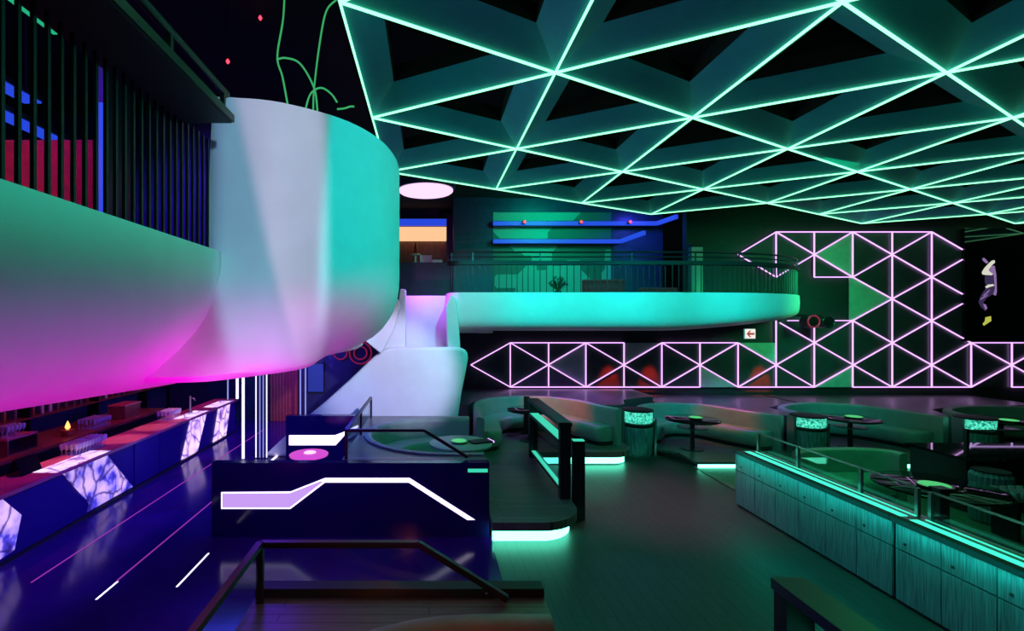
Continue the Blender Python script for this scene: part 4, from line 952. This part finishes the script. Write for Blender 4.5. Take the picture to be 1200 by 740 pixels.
light('AREA', 'magenta_wash_under', (-2.9, 4.5, .6), (1.0, 0, .62), 22, (-2.8, 4.7, 2.8), .2)
for x in (1.6, 3.7, 5.8, 8.0): light('SPOT', 'teal_spot_far_balcony', (x, 9.0, 6.1), (0, .74, .76), 640, (x + (.1 if x < 6 else .9), 12.7, 3.6), .1, 66, .9)
light('SPOT', 'lilac_spot_stair', (1.5, 5.0, 4.4), (.58, .56, 1.0), 2300, (-.9, 12.2, 1.9), .1, 26, .6)
light('AREA', 'violet_stair', (-.2, 12.6, 4.6), VIO, 30, (-.1, 13.3, 3), .3)
for y in (6.0, 8.0, 10.0, 12.0, 14.0): light('SPOT', 'bar_pink_wash', (-6.4, y, 2.65), (1.0, .03, .22), 62, (-6.35, y, 0), .05, 80, .7)
for y in (6.2, 8.3, 9.9, 11.0, 12.0): light('SPOT', 'bar_downlight', (-6.0, y, 2.65), (1.0, .35, .4), 110, (-6.0, y, .9), .03, 32, .5)
for y in (7.4, 9.2, 11.0, 12.8, 15.0): light('SPOT', 'back_bar_red', (-7.3, y, 2.66), (1.0, .06, .14), 34, (-7.9, y, .9), .05, 100, .7)
light('AREA', 'blue_bar_aisle', (-3.6, 9.5, 2.6), BLUE, 120, (-4.0, 9.5, 0), .5, sy=5)
for y in (6.4, 8.6, 11.0, 13.4): light('SPOT', 'violet_bar_front', (-3.2, y - .6, 2.5), (.12, .0, 1), 170, (-5.75, y, .3), .1, 80, .8)
light('SPOT', 'green_sofa_fill', (8.0, 6.6, 5.8), (0, .8, .22), 330, (7.9, 9.5, .7), .1, 24, .8)  # added to brighten the sofa behind the counter
light('SPOT', 'green_booth_spot', (2.2, 8.6, 6.0), (0, .8, .3), 200, (.1, 9.8, .8), .1, 26, .7)
light('AREA', 'blue_near_aisle', (-1.8, 5.6, 2.55), (.12, .02, 1), 26, (-1.6, 6.5, .4), .5)
light('AREA', 'blue_far_bar', (-4.0, 14.6, 2.9), (.10, .05, 1), 90, (-4, 16, 1), .6)
light('SPOT', 'green_floor_pool', (4.6, 5.6, 6.1), (0, .8, .12), 160, (4.6, 5.2, 0), .2, 44, 1)
light('SPOT', 'teal_floor_pool', (3.0, 9.6, 5.9), (0, .8, .5), 900, (3.0, 9.7, 0), .1, 16, 1)
light('SPOT', 'violet_floor_pool', (4.2, 9.8, 5.9), (.62, .16, .40), 1500, (4.2, 9.3, 0), .1, 46, 1)
light('AREA', 'green_dance_floor', (4.0, 6.5, 6.2), (0, .8, .4), 12, (4.2, 7.5, 0), 2.0)
light('AREA', 'green_lounge', (8.6, 9.2, 6.2), GREEN, 90, (8.0, 11.0, 0), 2.0)
light('AREA', 'green_booths', (3.0, 9.5, 6.1), GREEN, 60, (2.0, 11, 0), 1.5)
light('SPOT', 'violet_booth_tops', (4.6, 14.2, 2.85), VIO, 260, (4.2, 14.3, 1.1), .1, 110, .8)
light('SPOT', 'violet_booth_tops', (8.6, 14.2, 2.85), VIO, 200, (8.6, 14.3, 1.1), .1, 110, .8)
for x in (5.7, 7.0, 10.5): light('SPOT', 'red_wall_spot', (x, 15.2, 2.75), RED, 800, (x, 15.95, 1.25), .05, 30, .8)
light('SPOT', 'red_sofa_spot', (2.6, 12.6, 2.9), RED, 240, (3.6, 13.6, .8), .05, 60, .8)
light('SPOT', 'red_sofa_spot', (7.6, 12.6, 2.9), RED, 200, (7.9, 13.2, .8), .05, 50, .8)
light('SPOT', 'amber_near_sofa', (-.6, 1.0, 3.0), (1, .16, .03), 60, (-.2, 3.6, 1.1), .05, 50, .8)
light('AREA', 'counter_panel_fill', (5.36, 5.6, .985), (0, .8, .60), 19, (5.47, 5.6, .62), 6.6, sy=.02)  # unseen lamp added to light the counter front from above
light('AREA', 'green_lattice_fill', (11.5, 11.5, 4.6), (.02, .8, .25), 60, (11.5, 16, 3.4), 1.0).data.spread = math.radians(100)  # added wash, brightens the lattice panels
light('AREA', 'upper_lounge_green', (4.0, 15.0, 6.9), (0, .9, .5), 110, (4.2, 17.6, 5.2), .8)
light('AREA', 'upper_lounge_blue', (7.2, 16.6, 6.9), BLUE, 40, (7.2, 17.4, 5), .5)
light('AREA', 'balcony_blue', (-4.5, 4.5, 6.6), (.12, .02, 1), 30, (-5, 7, 4.2), .8)
light('SPOT', 'balcony_violet', (-4.2, 7.6, 6.6), (.12, .0, 1), 900, (-4.2, 10.4, 5.0), .2, 90, .9)
light('AREA', 'balcony_red', (-4.9, 4.8, 5.4), RED, 7, (-4.7, 6.2, 5.0), .4)

w = bpy.data.worlds.new('night'); SC.world = w; w.use_nodes = True
w.node_tree.nodes['Background'].inputs[0].default_value = (0.01, 0.02, 0.03, 1); w.node_tree.nodes['Background'].inputs[1].default_value = 0.05

SC.view_settings.view_transform = 'Standard'; SC.view_settings.look = 'None'
SC.view_settings.exposure = 0.0; SC.view_settings.gamma = 1.0; SC.view_settings.use_curve_mapping = False
SC.cycles.use_denoising = True
SC.cycles.max_bounces = 6; SC.cycles.sample_clamp_indirect = 4
